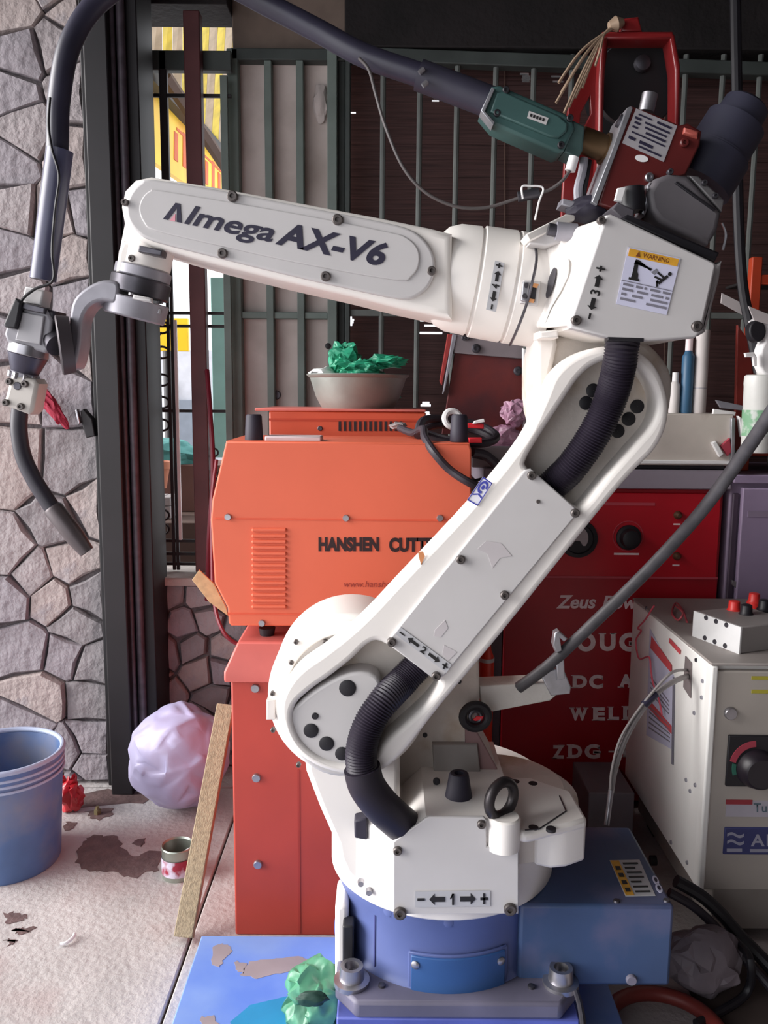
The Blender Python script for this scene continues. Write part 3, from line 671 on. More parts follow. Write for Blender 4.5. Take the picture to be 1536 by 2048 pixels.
def stroke(a, c, w): 
    a, c = Vector(a), Vector(c); d = (c-a).normalized(); n = Vector((-d.y, d.x))*w/2; return [tuple(a+n), tuple(c+n), tuple(c-n), tuple(a-n)]
decal('figure_pictogram', wq, [stroke((.84, .66), (.70, .50), .05), stroke((.77, .62), (.64, .68), .035), stroke((.74, .57), (.60, .60), .035), stroke((.70, .50), (.66, .54), .04), stroke((.66, .54), (.69, .44), .035), circ(.87, .70, .035, 10)], m_inkb, wlb, lift=.0008)
m_gp = M('grey_print', (120, 118, 130), .6)
rows = [[(.05, .24), (.30, .42), (.46, .50), (.58, .76), (.82, .97)], [(.05, .26), (.34, .54), (.62, .84), (.9, .96)], [(.05, .14), (.26, .46), (.62, .95)], [(.05, .34), (.56, .96)]]
decal('label_print', wq, [rect(u0, .345-.085*i, u1, .385-.085*i) for i, rw in enumerate(rows) for u0, u1 in rw]+[rect(0, .415, 1, .428)], m_gp, wlb, lift=.0008)
# slot and bulge on the left flank of the housing
F0, F1, B0, B1 = P(1206, 437, YE+.016), P(1141, 653, YE+.016), P(1090, 476, 1.325), P(1070, 658, 1.325)
C0, C1 = P(1206, 437, 1.42), P(1141, 653, 1.42)
flk = MB().add([F0, F1, B0, B1, C0, C1], [[0, 1, 3, 2], [2, 3, 5, 4], [4, 5, 1, 0], [0, 2, 4], [1, 5, 3]]).put('elbow_flank', m_rob, rb, bevel=.006)
fqd = [B0, F0, F1, B1]; fn = (F0-B0).cross(B1-B0).normalized(); fn = fn if fn.y < 0 else -fn
decal('flank_slot', fqd, [[(.26+.075*math.cos(t*.35)+.03*math.sin(t*.35), .48+.16*math.sin(t*.35)) for t in range(18)]], m_steeld, flk, out=fn)
decal('flank_crease', fqd, [[(.50, .72), (.58, .66), (.60, .52), (.52, .36), (.36, .20), (.30, .06), (.26, .06), (.31, .22), (.47, .38), (.54, .52), (.53, .64)]], M('crease_grey', (206, 206, 204), .5), flk, out=fn)
plate('flank_foot', [(1080, 662), (1116, 660), (1118, 676), (1080, 676)], 1.27, .06, m_rob, rb, bev=.003)
# joint four: turned cylinder
A4 = P(1092, 587, 1.386); B4 = P(868, 551, 1.386); d4 = (B4-A4); L4 = d4.length
fc = MB().lathe(A4, d4, [(0, .086), (.056, .087), (.058, .084), (.061, .084), (.063, .087), (L4*.62, .086), (L4*.63, .082), (L4*.65, .082), (L4*.66, .0845), (L4-.03, .083), (L4-.012, .076), (L4-.003, .066), (L4, .05)], 64).put('forearm_barrel', m_rob, rb)
arrows('a', Q(1.2985, (972, 619), (990, 521), (1009, 526), (992, 624)), '4', fc)
cn = plate('connector_frame', [(1048, 560), (1082, 562), (1076, 612), (1041, 606)], 1.290, .012, m_robp, rb, bev=.002)
plate('connector', [(1046, 563), (1060, 564), (1054, 604), (1042, 601)], 1.284, .01, m_alu, cn, bev=.002)
plate('socket', [(1061, 566), (1075, 568), (1070, 603), (1057, 600)], 1.286, .006, m_black, cn, bev=.001)
plate('spring_clip', [(1064, 566), (1078, 568), (1074, 576), (1064, 574)], 1.284, .003, M('copper_clip', (206, 146, 96), .5), cn, bev=.0005)
plate('spring_clip', [(1056, 596), (1070, 599), (1067, 606), (1055, 603)], 1.284, .003, M('copper_clip', (0, 0, 0)), cn, bev=.0005)
for px, py in ((1052, 571), (1049, 592)): disc(px, py, 1.284, 5, m_steeld, cn, 'screw', h=.004)
tube('sensor_cable', T((1070, 484, 1.325), (1073, 520, 1.299), (1064, 566, 1.279), (1052, 612, 1.287), (1034, 660, 1.312), (1020, 690, 1.35)), .0022, m_steeld, rb, 8)
# forearm
YA = 1.302
plate('forearm', [(240, 412), (247, 380), (268, 358), (300, 351), (440, 374), (600, 404), (760, 434), (862, 455), (905, 466), (905, 640), (862, 630), (800, 617), (700, 592), (560, 560), (430, 528), (305, 493), (268, 474), (246, 446)], YA, .14, m_rob, rb, bev=.012, bres=4)
cvo = [(252, 412)] + [(262, 384), (282, 364), (304, 358), (440, 380), (600, 411), (740, 438), (812, 455), (846, 476), (866, 506), (870, 540), (858, 572), (834, 592), (800, 598), (700, 578), (560, 546), (430, 514), (306, 482), (274, 464), (256, 440)]
fcv = plate('forearm_cover', cvo, YA-.008, .012, m_robp, rb, sm=3, bev=.004, bres=3)
cvi = [(278, 420), (284, 396), (302, 380), (330, 382), (600, 428), (770, 462), (812, 474), (836, 498), (838, 530), (822, 554), (790, 560), (600, 527), (440, 492), (312, 462), (288, 446)]
plate('cover_panel', cvi, YA-.0105, .004, m_robp, fcv, sm=3, bev=.002, bres=3)
for px, py, r in ((250, 405, 7), (465, 393, 11), (675, 440, 11), (445, 507, 10), (651, 553, 10), (863, 542, 9)): bolt(px, py, YA-.009, r, m_screw, fcv, 'screw')
YN = YA-.0108
def tpx(name, s, p0, p1, cap, **kw):
    d = Vector(p1)-Vector(p0); up = Vector((d.y, -d.x)).normalized()*cap
    text(name, s, Q(YN, (p0[0]+up.x, p0[1]+up.y), (p1[0]+up.x, p1[1]+up.y), p1, p0), m_ink, fcv, cap=True, **kw)
tpx('lettering', 'lmega', (368, 446), (545, 484), 38, shear=.28, bold=.022, lift=.0006)
tpx('lettering', 'AX-V6', (550, 486), (768, 532), 44, shear=.22, bold=.034, lift=.0006)
aq = Q(YN, (334, 402), (367, 409), (364, 446), (326, 438))
decal('lettering', aq, [[(0, 0), (.52, 1), (.82, 1), (.98, 0), (.72, 0), (.64, .74), (.26, 0)]], m_ink, fcv)
decal('letter_accent', aq, [[(.36, .0), (.64, .0), (.6, .42)]], M('pink_print', (216, 148, 160), .6), fcv)
# wrist
ax = (P(268, 640, 1.36)-P(301, 478, 1.36)).normalized(); w0 = P(300, 478, 1.36)
def wl2(name, t0, t1, r0, r1, mat, parent, seg=32, ch=.002, off=0):
    return MB().lathe(w0+Vector((off, 0, 0)), ax, [(t0, r0-ch), (t0+ch, r0), (t1-ch, r1), (t1, r1-ch)], seg).put(name, mat, parent)
wr_ = wl2('wrist', -.02, .045, .040, .040, m_rob, rb)
plate('wrist_cheek', [(246, 480), (276, 486), (276, 545), (230, 545), (236, 500)], 1.325, .07, m_rob, wr_, bev=.006)
plate('wrist_window', [(278, 490), (325, 500), (322, 512), (276, 503)], 1.30, .03, m_steeld, wr_, bev=.002)
bolt(264, 517, 1.322, 7, m_screw, wr_, 'screw')
wl2('wrist_flange', .045, .062, .043, .043, m_grey, wr_); wl2('wrist_flange', .062, .088, .046, .046, m_steeld, wr_)
for i in range(8):
    a = 2*math.pi*i/8; u = ax.orthogonal().normalized(); v = ax.cross(u); c = w0+ax*.0885+(u*math.cos(a)+v*math.sin(a))*.036
    MB().lathe(c, ax, [(-.004, .0045), (.003, .004)], 8).put('screw', m_steel, wr_)
# small brackets and connectors on top of the elbow
kb = thing('x', None, None, (0, 0, 0)); bpy.data.objects.remove(kb)
MB().prism(T((1052, 468, 1.27), (1132, 428, 1.31), (1150, 430, 1.31), (1150, 440, 1.31), (1060, 482, 1.27)), (0, .06, 0)).put('bracket_lid', m_rob, rb, bevel=.002)
plate('bracket_body', [(1056, 474), (1100, 456), (1150, 462), (1150, 480), (1092, 492), (1060, 488)], 1.285, .06, m_robp, rb, bev=.003)
rod('cable_plug', P(1112, 462, 1.268), P(1152, 466, 1.268), .013, m_grey, rb, seg=18)
rod('cable_plug', P(1096, 458, 1.268), P(1114, 462, 1.268), .009, m_steeld, rb, seg=14)
plate('terminal_block', [(1126, 396), (1156, 404), (1154, 420), (1122, 410)], 1.37, .04, m_grey, rb, bev=.003)
crumple('sealing_boot', P(1178, 420, 1.38), (.035, .03, .022), m_rub, 11, .25, 3, parent=rb)
plate('housing_top_block', [(1222, 418), (1236, 404), (1270, 418), (1268, 440), (1250, 446)], 1.27, .08, M('block_charcoal', (78, 74, 80), .6), rb, bev=.003)
rod('cap', P(1264, 424, 1.31), P(1262, 376, 1.31), .019, m_black, rb, seg=24)
plate('cap_tag', [(1236, 376), (1252, 374), (1244, 404), (1230, 400)], 1.285, .008, m_white, rb, bev=.001)
plate('rear_cover', [(1405, 512), (1436, 528), (1446, 520), (1440, 560), (1412, 664), (1398, 672)], YE+.03, .16, M('rear_grey', (150, 146, 146), .55), rb, bev=.006)
plate('top_gasket', [(1240, 438), (1256, 428), (1440, 505), (1430, 524)], YE+.03, .16, m_black, rb, bev=.003)
# ------------------------------------------------------------------ welding torch with its cable, wire feeder, spool hanger
m_tblk = M('torch_grey', (142, 140, 146), .5, var=.12, scale=20)
m_cab = M('torch_cable', (44, 42, 58), .42, var=.25, scale=14, spec=.6)
m_neck = M('torch_neck', (40, 36, 46), .5, var=.2)
YTq = 1.345
to = thing('welding_torch', 'black robot welding torch hanging at left with its thick cable looping overhead', 'torch', P(60, 760, YTq))
tube('cable_hose', T((84, 560, YTq), (90, 500, YTq), (101, 400, YTq), (114, 300, YTq), (118, 200, 1.35), (140, 90, 1.36), (200, 0, 1.38), (310, -62, 1.40), (430, -42, 1.41), (540, 12, 1.42), (640, 64, 1.42), (730, 112, 1.41), (850, 154, 1.40), (985, 206, 1.395)), lambda t: .0165+.004*max(0, t-.5), m_cab, to, 18, 10)
hz = to.children[0]
rod('cable_sleeve', P(838, 150, 1.402), P(985, 206, 1.395), .0235, M('sleeve_black', (48, 46, 60), .5, var=.2), hz, seg=20)
rod('cable_sleeve', P(120, 300, 1.343), P(86, 560, 1.343), .0195, M('sleeve_sheen', (70, 70, 92), .35, var=.2), hz, seg=20)  # lighter blue-grey colour carries the sheen of the hose
tube('sensor_wire', T((100, 195, 1.325), (97, 250, 1.322), (104, 300, 1.32), (118, 352, 1.318), (110, 420, 1.318), (104, 500, 1.32), (106, 560, 1.32), (70, 578, 1.318), (44, 600, 1.315), (36, 628, 1.315)), .0022, m_black, hz, 8)
for q in ((838, 146), (845, 172)): rod('clamp_screw', P(*q, 1.375), P(q[0]+10, q[1]-8, 1.375), .004, m_steel, hz, seg=8)
plate('collar', [(50, 572), (88, 580), (82, 612), (42, 604)], YTq-.018, .036, m_robp, to, bev=.003)
bd = plate('body', [(40, 606), (92, 618), (104, 640), (98, 700), (88, 706), (14, 684), (8, 668), (24, 612)], YTq-.025, .05, m_tblk, to, bev=.004)
plate('body_panel', [(44, 624), (88, 632), (80, 690), (30, 680)], YTq-.030, .008, M('torch_grey_light', (160, 158, 162), .5), bd, bev=.002)
plate('body_ridge', [(42, 604), (90, 615), (88, 628), (40, 617)], YTq-.032, .02, m_steeld, bd, bev=.002)
plate('body_side', [(92, 618), (110, 622), (104, 690), (97, 706), (82, 700)], YTq-.02, .05, m_neck, bd, bev=.004)
plate('sensor_cap', [(30, 596), (42, 604), (36, 640), (30, 658), (10, 655), (6, 648)], YTq-.040, .02, m_black, bd, bev=.003)
at = (P(32, 830, YTq)-P(60, 690, YTq)).normalized(); t0 = P(58, 700, YTq)
def tl(name, a, c, r0, r1, mat, parent=to, seg=28):
    return MB().lathe(t0+at*a, at, [(0, r0-.001), (.001, r0), (c-a-.001, r1), (c-a, r1-.001)], seg).put(name, mat, parent)
tl('flange', -.008, .008, .030, .031, m_steel); tl('cone', .008, .036, .030, .021, M('cone_dark', (66, 64, 78), .4, .5)); tl('knurled_ring', .036, .048, .021, .021, m_grey)
for i in range(10):
    a = 2*math.pi*i/10; u = at.orthogonal().normalized(); v = at.cross(u); c = t0+at*.042+(u*math.cos(a)+v*math.sin(a))*.021
    MB().obox(c, u*.003, v*.003, at*.005).put('knurl', m_steel, to, bevel=.001)
ck = plate('neck_clamp', [(22, 748), (70, 758), (76, 768), (66, 822), (58, 830), (10, 812), (8, 800)], YTq-.022, .044, M('clamp_cream', (186, 180, 174), .5, .2, var=.1), to, bev=.006)
for px, py in ((19, 763), (50, 768), (12, 805), (42, 813)): bolt(px, py, YTq-.023, 7, m_screw, ck, 'screw')
disc(35, 772, YTq-.022, 8, m_steeld, ck, 'screw_hole')
tube('neck', T((40, 815, YTq), (38, 860, YTq), (46, 910, YTq), (66, 955, YTq), (94, 1000, YTq), (118, 1034, YTq)), .0128, m_neck, to, 18, 8)
MB().lathe(P(104, 1014, YTq), P(174, 1104, YTq)-P(104, 1014, YTq), [(0, .0135), (.004, .0158), (.06, .0152), ((P(174, 1104, YTq)-P(104, 1014, YTq)).length, .0118), ((P(174, 1104, YTq)-P(104, 1014, YTq)).length-.006, .009)], 24).put('nozzle', M('nozzle_grey', (84, 76, 78), .45, .4, var=.2), to)
# bracket from the wrist flange to the torch
tb2 = thing('torch_bracket', 'grey curved torch bracket bolted under the robot wrist flange', 'bracket', P(250, 590, 1.36))
wl2('tool_plate', .094, .124, .049, .047, m_grey, tb2)
plate('bracket_arm', smooth2([(236, 566), (232, 604), (205, 602), (180, 612), (164, 640), (160, 690), (148, 735), (128, 730), (140, 690), (138, 640), (146, 600), (172, 574), (205, 560)], 3), 1.315, .05, m_grey, tb2, bev=.005)
plate('slot', [(266, 588), (302, 596), (304, 606), (264, 598)], 1.308, .012, m_robp, tb2, bev=.003)
dn = Vector((-.92, -.36, -.10)).normalized()
MB().lathe(P(128, 690, 1.312), dn, [(-.012, .042), (.006, .045), (.008, .043), (.008, .002)], 36).put('clamp_disc', M('disc_grey', (66, 60, 64), .5, .3), tb2)
rod('clamp_stub', P(128, 690, 1.33)+dn*.009, P(96, 668, 1.345), .018, m_steeld, tb2, seg=18)
for px, py in ((228, 606), (284, 618), (318, 618)): rod('bolt', P(px, py, 1.34), P(px-2, py+9, 1.34), .005, m_steel, tb2, seg=10)
# teal cable connector
m_tc = M('connector_teal', (54, 84, 82), .5, var=.12, scale=18)
tc_ = plate('cable_connector', [(984, 172), (1000, 170), (1130, 226), (1146, 240), (1150, 258), (1128, 302), (1116, 306), (988, 250), (963, 220)], 1.365, .06, m_tc, to, bev=.005, label='dark teal cable connector')
plate('connector_cover', [(994, 184), (1006, 182), (1118, 230), (1136, 246), (1134, 262), (1118, 276), (1100, 274), (980, 224)], 1.360, .008, m_tc, tc_, bev=.003)
plate('connector_edge', [(984, 174), (990, 178), (970, 222), (990, 244), (986, 250), (962, 221)], 1.358, .03, m_alu, tc_, bev=.001)
nq = Q(1.3592, (1058, 222), (1097, 236), (1092, 250), (1054, 236))
decal('name_plate', nq, [rect(0, 0, 1, 1)], m_robp, tc_); decal('name_print', nq, [rect(.1+.16*i, .3, .2+.16*i, .72) for i in range(5)], m_inkb, tc_, lift=.0008)
for px, py in ((1012, 180), (994, 226), (1122, 290), (1140, 236)): bolt(px, py, 1.362, 7, m_black, tc_, 'screw', h=.003)
plate('connector_block', [(1146, 240), (1170, 252), (1166, 300), (1156, 318), (1128, 304)], 1.37, .05, M('block_teal_dark', (52, 74, 72), .55), tc_, bev=.003)
rod('brass_coupling', P(1160, 278, 1.395), P(1236, 308, 1.40), .020, M('brass_dark', (92, 72, 50), .4, .7, var=.25), tc_, seg=24)
rod('coupling_nut', P(1206, 296, 1.395), P(1228, 305, 1.40), .024, M('brass_dark', (0, 0, 0)), tc_, seg=6, smooth=20)
# wire feeder
m_red = M('feeder_red', (86, 26, 25), .45, var=.15, scale=10)
wf = thing('wire_feeder', 'red wire feeder with metal data plate and black motor mounted atop the robot', 'wire feeder', P(1300, 400, 1.37))
hs = plate('housing', [(1264, 212), (1300, 224), (1360, 250), (1376, 246), (1404, 262), (1400, 290), (1372, 350), (1310, 372), (1290, 440), (1196, 408), (1228, 306)], 1.345, .08, m_red, wf, bev=.003)
plate('side_plate', [(1262, 212), (1266, 216), (1194, 410), (1184, 404), (1222, 306), (1254, 216)], 1.342, .09, m_alu, wf, bev=.001)
plate('latch', [(1370, 254), (1398, 262), (1396, 276), (1368, 266)], 1.338, .02, M('latch_red', (170, 84, 74), .5), hs, bev=.003)
fq2 = Q(1.3445, (1272, 217), (1354, 252), (1327, 324), (1244, 286))
dp = decal('data_plate', fq2, [rect(0, 0, 1, 1)], M('plate_grey', (176, 172, 176), .45, .3), hs)
decal('plate_print', fq2, [rect(.1, .86, .42, .9), rect(.55, .85, .9, .91), rect(.05, .74, .2, .80), rect(.3, .72, .9, .77), rect(.08, .62, .22, .68), rect(.34, .6, .86, .65), rect(.07, .5, .2, .55), rect(.4, .47, .88, .53), rect(.1, .36, .9, .40), rect(.08, .18, .24, .26), rect(.34, .18, .66, .26), rect(.36, .08, .9, .13)], m_ink, hs, lift=.0008)
decal('oval_sticker', Q(1.3445, (1270, 308), (1296, 312), (1296, 326), (1270, 322)), [circ(.5, .5, .5, 20)], m_white, hs)
bolt(1298, 355, 1.344, 9, m_steel, hs, 'screw'); bolt(1368, 286, 1.344, 9, m_red, hs, 'screw')
rod('shaft', P(1292, 224, 1.38), P(1300, 188, 1.38), .012, m_steel, wf, seg=18)
rod('thumb_screw', P(1236, 240, 1.36), P(1252, 248, 1.36), .010, m_steeld, wf, seg=12)
rod('tension_spring', P(1252, 248, 1.36), P(1262, 238, 1.36), .006, m_steel, wf, seg=10)
m_mot = M('motor_black', (46, 46, 60), .45, var=.2)
a, c = P(1394, 372, 1.42), P(1496, 206, 1.42); dm = c-a; Lm = dm.length
MB().lathe(a, dm, [(0, .055), (Lm*.38, .055), (Lm*.39, .052), (Lm*.41, .052), (Lm*.42, .049), (Lm*.76, .048), (Lm*.78, .038), (Lm*.97, .036), (Lm, .031)], 40).put('motor', m_mot, wf)
gc = plate('gear_cover', [(1296, 384), (1312, 356), (1340, 346), (1376, 350), (1444, 424), (1436, 462), (1418, 490), (1392, 478), (1356, 462), (1320, 444), (1302, 420)], 1.30, .07, M('cover_charcoal', (92, 88, 92), .55, var=.15), wf, bev=.008, bres=3)
plate('cover_edge', [(1294, 372), (1302, 362), (1300, 410), (1290, 432), (1282, 428), (1290, 400)], 1.31, .05, m_alu, gc, bev=.003)
plate('cover_groove', [(1350, 366), (1354, 362), (1432, 418), (1428, 422)], 1.297, .006, m_black, gc, bev=.001)
plate('motor_adapter', [(1376, 350), (1398, 352), (1450, 400), (1444, 424), (1410, 388)], 1.305, .06, M('adapter_alu', (130, 128, 130), .4, .6), wf, bev=.003)
for px, py in ((1408, 366), (1430, 392), (1340, 344)): bolt(px, py, 1.304, 6, m_steeld, gc, 'screw')
tube('hanging_wire', T((1444, 446, 1.36), (1452, 470, 1.36), (1446, 500, 1.36)), .002, m_steel, wf, 6)
# spool hanger
m_hr = M('hanger_red', (122, 26, 28), .4, var=.12, coat=.3)
sh = thing('spool_hanger', 'tall red wire spool hanger frame behind the wire feeder', 'hanger', P(1190, 420, 1.50))
plate('side_plate', [(1206, 70), (1218, 76), (1208, 160), (1204, 300), (1198, 390), (1184, 440), (1122, 440), (1128, 340), (1136, 220), (1166, 150)], 1.47, .012, m_hr, sh, holes=[[(1162, 226), (1180, 192), (1182, 226), (1170, 250), (1158, 262)]], bev=.002)
plate('edge_tube', [(1204, 74), (1216, 72), (1210, 160), (1206, 300), (1200, 392), (1190, 392), (1196, 290), (1198, 160)], 1.445, .03, m_hr, sh, bev=.005)
plate('top_bar', [(1206, 62), (1346, 62), (1352, 78), (1204, 78)], 1.45, .04, m_hr, sh, bev=.004)
plate('right_bar', [(1338, 64), (1350, 68), (1362, 132), (1360, 254), (1350, 260), (1350, 140)], 1.45, .04, m_hr, sh, bev=.004)
plate('lug', [(1246, 36), (1278, 32), (1286, 64), (1242, 64)], 1.455, .02, m_hr, sh, bev=.004)
sp = MB().lathe(P(1275, 165, 1.50), (0, 1, 0), [(0, .070), (.006, .072), (.008, .05), (.07, .05), (.072, .072), (.078, .07)], 40).put('spool', M('spool_dark', (20, 18, 22), .6, var=.3), sh)
MB().lathe(P(1284, 128, 1.495), (0, -1, 0), [(0, .014), (.008, .012), (.01, .006)], 16).put('spool_nut', m_steeld, sh)
bw = thing('rod_bundle', 'fan of brownish wire ends tied to the red spool hanger top', 'wire bundle', P(1160, 130, 1.44))
m_bw = M('wire_tan', (150, 128, 108), .5, .3, var=.3)
for ex, ey, mx, my in ((1117, 166, 1160, 105), (1112, 206, 1165, 118), (1128, 226, 1172, 130), (1138, 214, 1176, 130), (1150, 196, 1182, 126), (1164, 176, 1186, 118), (1190, 132, 1200, 100), (1122, 186, 1168, 112)):
    tube('wire', T((1238, 52, 1.448), (1210, 66, 1.443), (mx, my, 1.438), (ex, ey, 1.44)), .0024, m_bw, bw, 6, 5)
MB().lathe(P(1232, 48, 1.448), (1, .1, .3), [(-.012, .006), (0, .012), (.012, .006)], 12).put('knot', m_bw, bw)
# slack cable from the overhead hose to the robot
sc_ = thing('slack_cable', 'thin grey cable sagging from the overhead hose to the robot elbow', 'cable', P(900, 408, 1.40))
tube('wire', T((718, 116, 1.385), (738, 140, 1.385), (752, 190, 1.39), (772, 256, 1.39), (806, 334, 1.39), (850, 384, 1.39), (908, 412, 1.39), (968, 416, 1.39), (1026, 400, 1.385), (1062, 388, 1.38), (1094, 382, 1.375), (1124, 362, 1.37), (1144, 334, 1.37)), .0026, M('cable_grey', (84, 78, 78), .5), sc_, 8, 8)
rod('plug', P(1036, 394, 1.378), P(1078, 386, 1.376), .008, m_steeld, sc_, seg=12)
rod('connector', P(1140, 342, 1.37), P(1148, 314, 1.37), .008, m_white, sc_, seg=12)
tube('tie', T((1046, 398, 1.366), (1044, 374, 1.364), (1060, 372, 1.364), (1086, 376, 1.364), (1078, 404, 1.364), (1070, 440, 1.364)), .0016, m_white, sc_, 6)
tube('lead', T((1168, 318, 1.40), (1164, 346, 1.395), (1156, 378, 1.39), (1158, 412, 1.385)), .007, m_grey, sc_, 10)
tube('lead', T((1178, 322, 1.41), (1172, 356, 1.40), (1166, 392, 1.395), (1168, 418, 1.39)), .005, m_black, sc_, 10)

# ------------------------------------------------------------------ orange machines and red cabinet on the left
m_or = M('orange_paint', (216, 102, 74), .5, var=.05, scale=4, spec=.4)
m_or2 = M('orange_paint_deep', (200, 82, 52), .5, var=.08)
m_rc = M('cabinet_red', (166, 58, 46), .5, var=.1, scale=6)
YCB = 1.672
cbn = thing('steel_cabinet', 'tall orange-red steel cabinet under the orange cutter beside the robot', 'cabinet', (P(600, 1800, YCB).x, YCB+.2, 0))
xc0, xc1 = P(470, 1840, YCB).x, P(905, 1600, YCB).x
zc = P(520, 1284, YCB+.02).z
wbox('body', (xc0, xc1), (YCB, YCB+.56), (0, P(500, 1350, YCB).z), m_rc, cbn, bevel=.004)
z1 = P(470, 1362, YCB).z
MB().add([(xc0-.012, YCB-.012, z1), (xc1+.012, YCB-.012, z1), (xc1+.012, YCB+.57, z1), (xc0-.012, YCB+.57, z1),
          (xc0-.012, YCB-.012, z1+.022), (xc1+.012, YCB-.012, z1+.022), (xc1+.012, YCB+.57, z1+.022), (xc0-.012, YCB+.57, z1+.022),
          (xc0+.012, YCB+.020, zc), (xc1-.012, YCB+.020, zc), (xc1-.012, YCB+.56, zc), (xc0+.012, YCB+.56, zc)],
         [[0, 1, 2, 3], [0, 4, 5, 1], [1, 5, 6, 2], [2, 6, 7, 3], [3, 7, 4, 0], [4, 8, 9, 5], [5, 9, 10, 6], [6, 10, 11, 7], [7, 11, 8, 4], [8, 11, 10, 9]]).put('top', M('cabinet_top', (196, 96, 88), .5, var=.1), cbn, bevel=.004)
for px, py in ((511, 1376), (513, 1555), (516, 1728)): disc(px, py, YCB, 9, m_steel, cbn, 'screw', h=.006)
pbox('seam', 596, 1540, 600, 1868, YCB-.0012, .002, M('seam_red', (150, 44, 34), .6), cbn, bevel=0)
# cutter
YQ = 1.715; zq = zc+.012
cu_ = thing('plasma_cutter', 'orange cutter with black lettering standing on the red cabinet', 'cutting machine', (P(690, 1250, YQ).x, YQ+.13, zc))
co = plate('case', [(452, 882), (939, 887), (943, 900), (943, 1250), (938, 1254), (462, 1252), (457, 1246), (455, 1216), (429, 1166), (421, 1040), (424, 1000)], YQ, .255, m_or, cu_, bev=.004)
pbox('fold', 430, 1038, 943, 1041, YQ-.0012, .003, M('orange_fold', (214, 84, 54), .5), co, bevel=0)
pbox('bottom_fold', 456, 1228, 943, 1231, YQ-.0012, .003, M('orange_fold', (0, 0, 0)), co, bevel=0)
for px, py in ((456, 1034), (692, 1036), (524, 1246), (880, 1036)): disc(px, py, YQ, 7, m_steel, co, 'screw', h=.005)
for i in range(14):
    y = 1060+i*11.8; a, c = P(503, y, YQ-.001), P(574, y, YQ-.001)
    MB().lathe(a, c-a, [(0, .0015), (.003, .0042), ((c-a).length-.003, .0042), ((c-a).length, .0015)], 10).put('louvre', m_or, co)
m_cti = M('cutter_ink', (38, 10, 14), .6)
text('lettering', 'HANSHEN', Q(YQ, (637, 1074), (758, 1074), (758, 1103), (637, 1103)), m_cti, co, bold=.055)
text('lettering', 'CUTTER', Q(YQ, (778, 1075), (886, 1075), (886, 1104), (778, 1104)), m_cti, co, bold=.055)
text('web_address', 'www.hanshen.', Q(YQ, (688, 1162), (792, 1162), (792, 1174), (688, 1174)), M('faded_print', (150, 50, 40), .6), co, shear=.2, bold=0)
for px, yy in ((508, .05), (918, .05)):
    xx = P(px, 870, YQ+yy).x; MB().lathe((xx, YQ+yy, P(px, 884, YQ).z-.002), (0, 0, 1), [(0, .0185), (.004, .019), (.052, .0165), (.056, .014)], 20).put('handle_post', m_rub, cu_)
for px in (530, 860):
    for yy in (.03, .22): MB().lathe((P(px, 1250, YQ).x, YQ+yy, zc), (0, 0, 1), [(0, .015), (.016, .018)], 14).put('foot', m_black, cu_)
wbox('top_plate', (P(525, 875, YQ).x, P(640, 875, YQ).x), (YQ+.03, YQ+.09), (P(600, 882, YQ).z-.004, P(600, 882, YQ).z+.008), M('plate_pale', (200, 184, 186), .5), cu_, bevel=.003)  # pale strip put in for the reflection on the cutter top
# second orange machine behind
Y2 = 2.0
zb2 = P(700, 823, Y2).z
ob = thing('orange_inverter', 'second orange machine behind the cutter with the metal basin on top', 'machine', (P(690, 850, Y2).x, Y2+.12, zc))
o2 = MB().prism([(P(538, 840, Y2).x, Y2, zc), (P(852, 840, Y2).x, Y2, zc), (P(852, 840, Y2).x, Y2, zb2), (P(538, 840, Y2).x, Y2, zb2)], (0, .24, 0)).put('case', m_or2, ob, bevel=.004)
MB().prism([(P(510, 815, Y2).x, Y2-.004, zb2), (P(852, 815, Y2).x, Y2-.004, zb2), (P(848, 815, Y2).x, Y2+.25, zb2), (P(520, 815, Y2).x, Y2+.25, zb2)], (0, 0, .006)).put('top', M('top_rose', (206, 110, 100), .45, var=.08), ob, bevel=.002)
pbox('bezel', 538, 838, 840, 842, Y2-.002, .004, M('orange_fold2', (180, 62, 34), .5), o2, bevel=0)
for i in range(13): pbox('vent_slot', 677+i*10.2, 843, 682+i*10.2, 862, Y2-.0015, .003, m_black, o2, bevel=0)
disc(640, 857, Y2, 5, m_steeld, o2, 'screw')
# basin on the inverter
Yb = 2.125; zb = zb2+.006
bx = P(716, 780, Yb).x; rr = 103*mpp(750, Yb); hb = P(716, 750, Yb).z-zb
bs = thing('metal_basin', 'dented grey metal basin holding green plastic on the rear orange machine', 'basin', (bx, Yb, zb))
MB().lathe((bx, Yb, zb), (0, 0, 1), [(0, rr*.70), (.004, rr*.72), (hb*.35, rr*.82), (hb*.9, rr*.93), (hb*.97, rr*.99), (hb, rr), (hb+.002, rr*.985), (hb*.95, rr*.93), (hb*.4, rr*.80), (.006, rr*.68), (.006, .001)], 56, cap=False).put('bowl', M('basin_alu', (156, 162, 156), .45, .55, var=.12, scale=14, bump=.05), bs)
m_gp2 = M('green_plastic', (38, 142, 108), .45, var=.35, scale=24, spec=.6)
gl = thing('green_wrap', 'crumpled green plastic wrap heaped in the metal basin', 'plastic wrap', (bx, Yb, zb+.01))
crumple('fold', (bx, Yb, zb+hb*.55), (rr*.72, rr*.6, hb*.62), m_gp2, 2, .45, 5, 2.6, parent=gl, smooth=12)
crumple('fold', P(690, 715, Yb), (.036, .03, .038), m_gp2, 4, .5, 4, 2.2, parent=gl, smooth=12)
crumple('fold', P(775, 722, Yb-.02), (.050, .03, .016), m_gp2, 8, .4, 4, 2.4, parent=gl, smooth=12)
crumple('fold', P(720, 735, Yb-.05), (.05, .03, .02), m_gp2, 6, .5, 4, 2.4, parent=gl, smooth=12)
crumple('crumpled_foil', P(645, 746, Yb), (.03, .03, .014), m_white, 9, .4, 3, parent=gl)
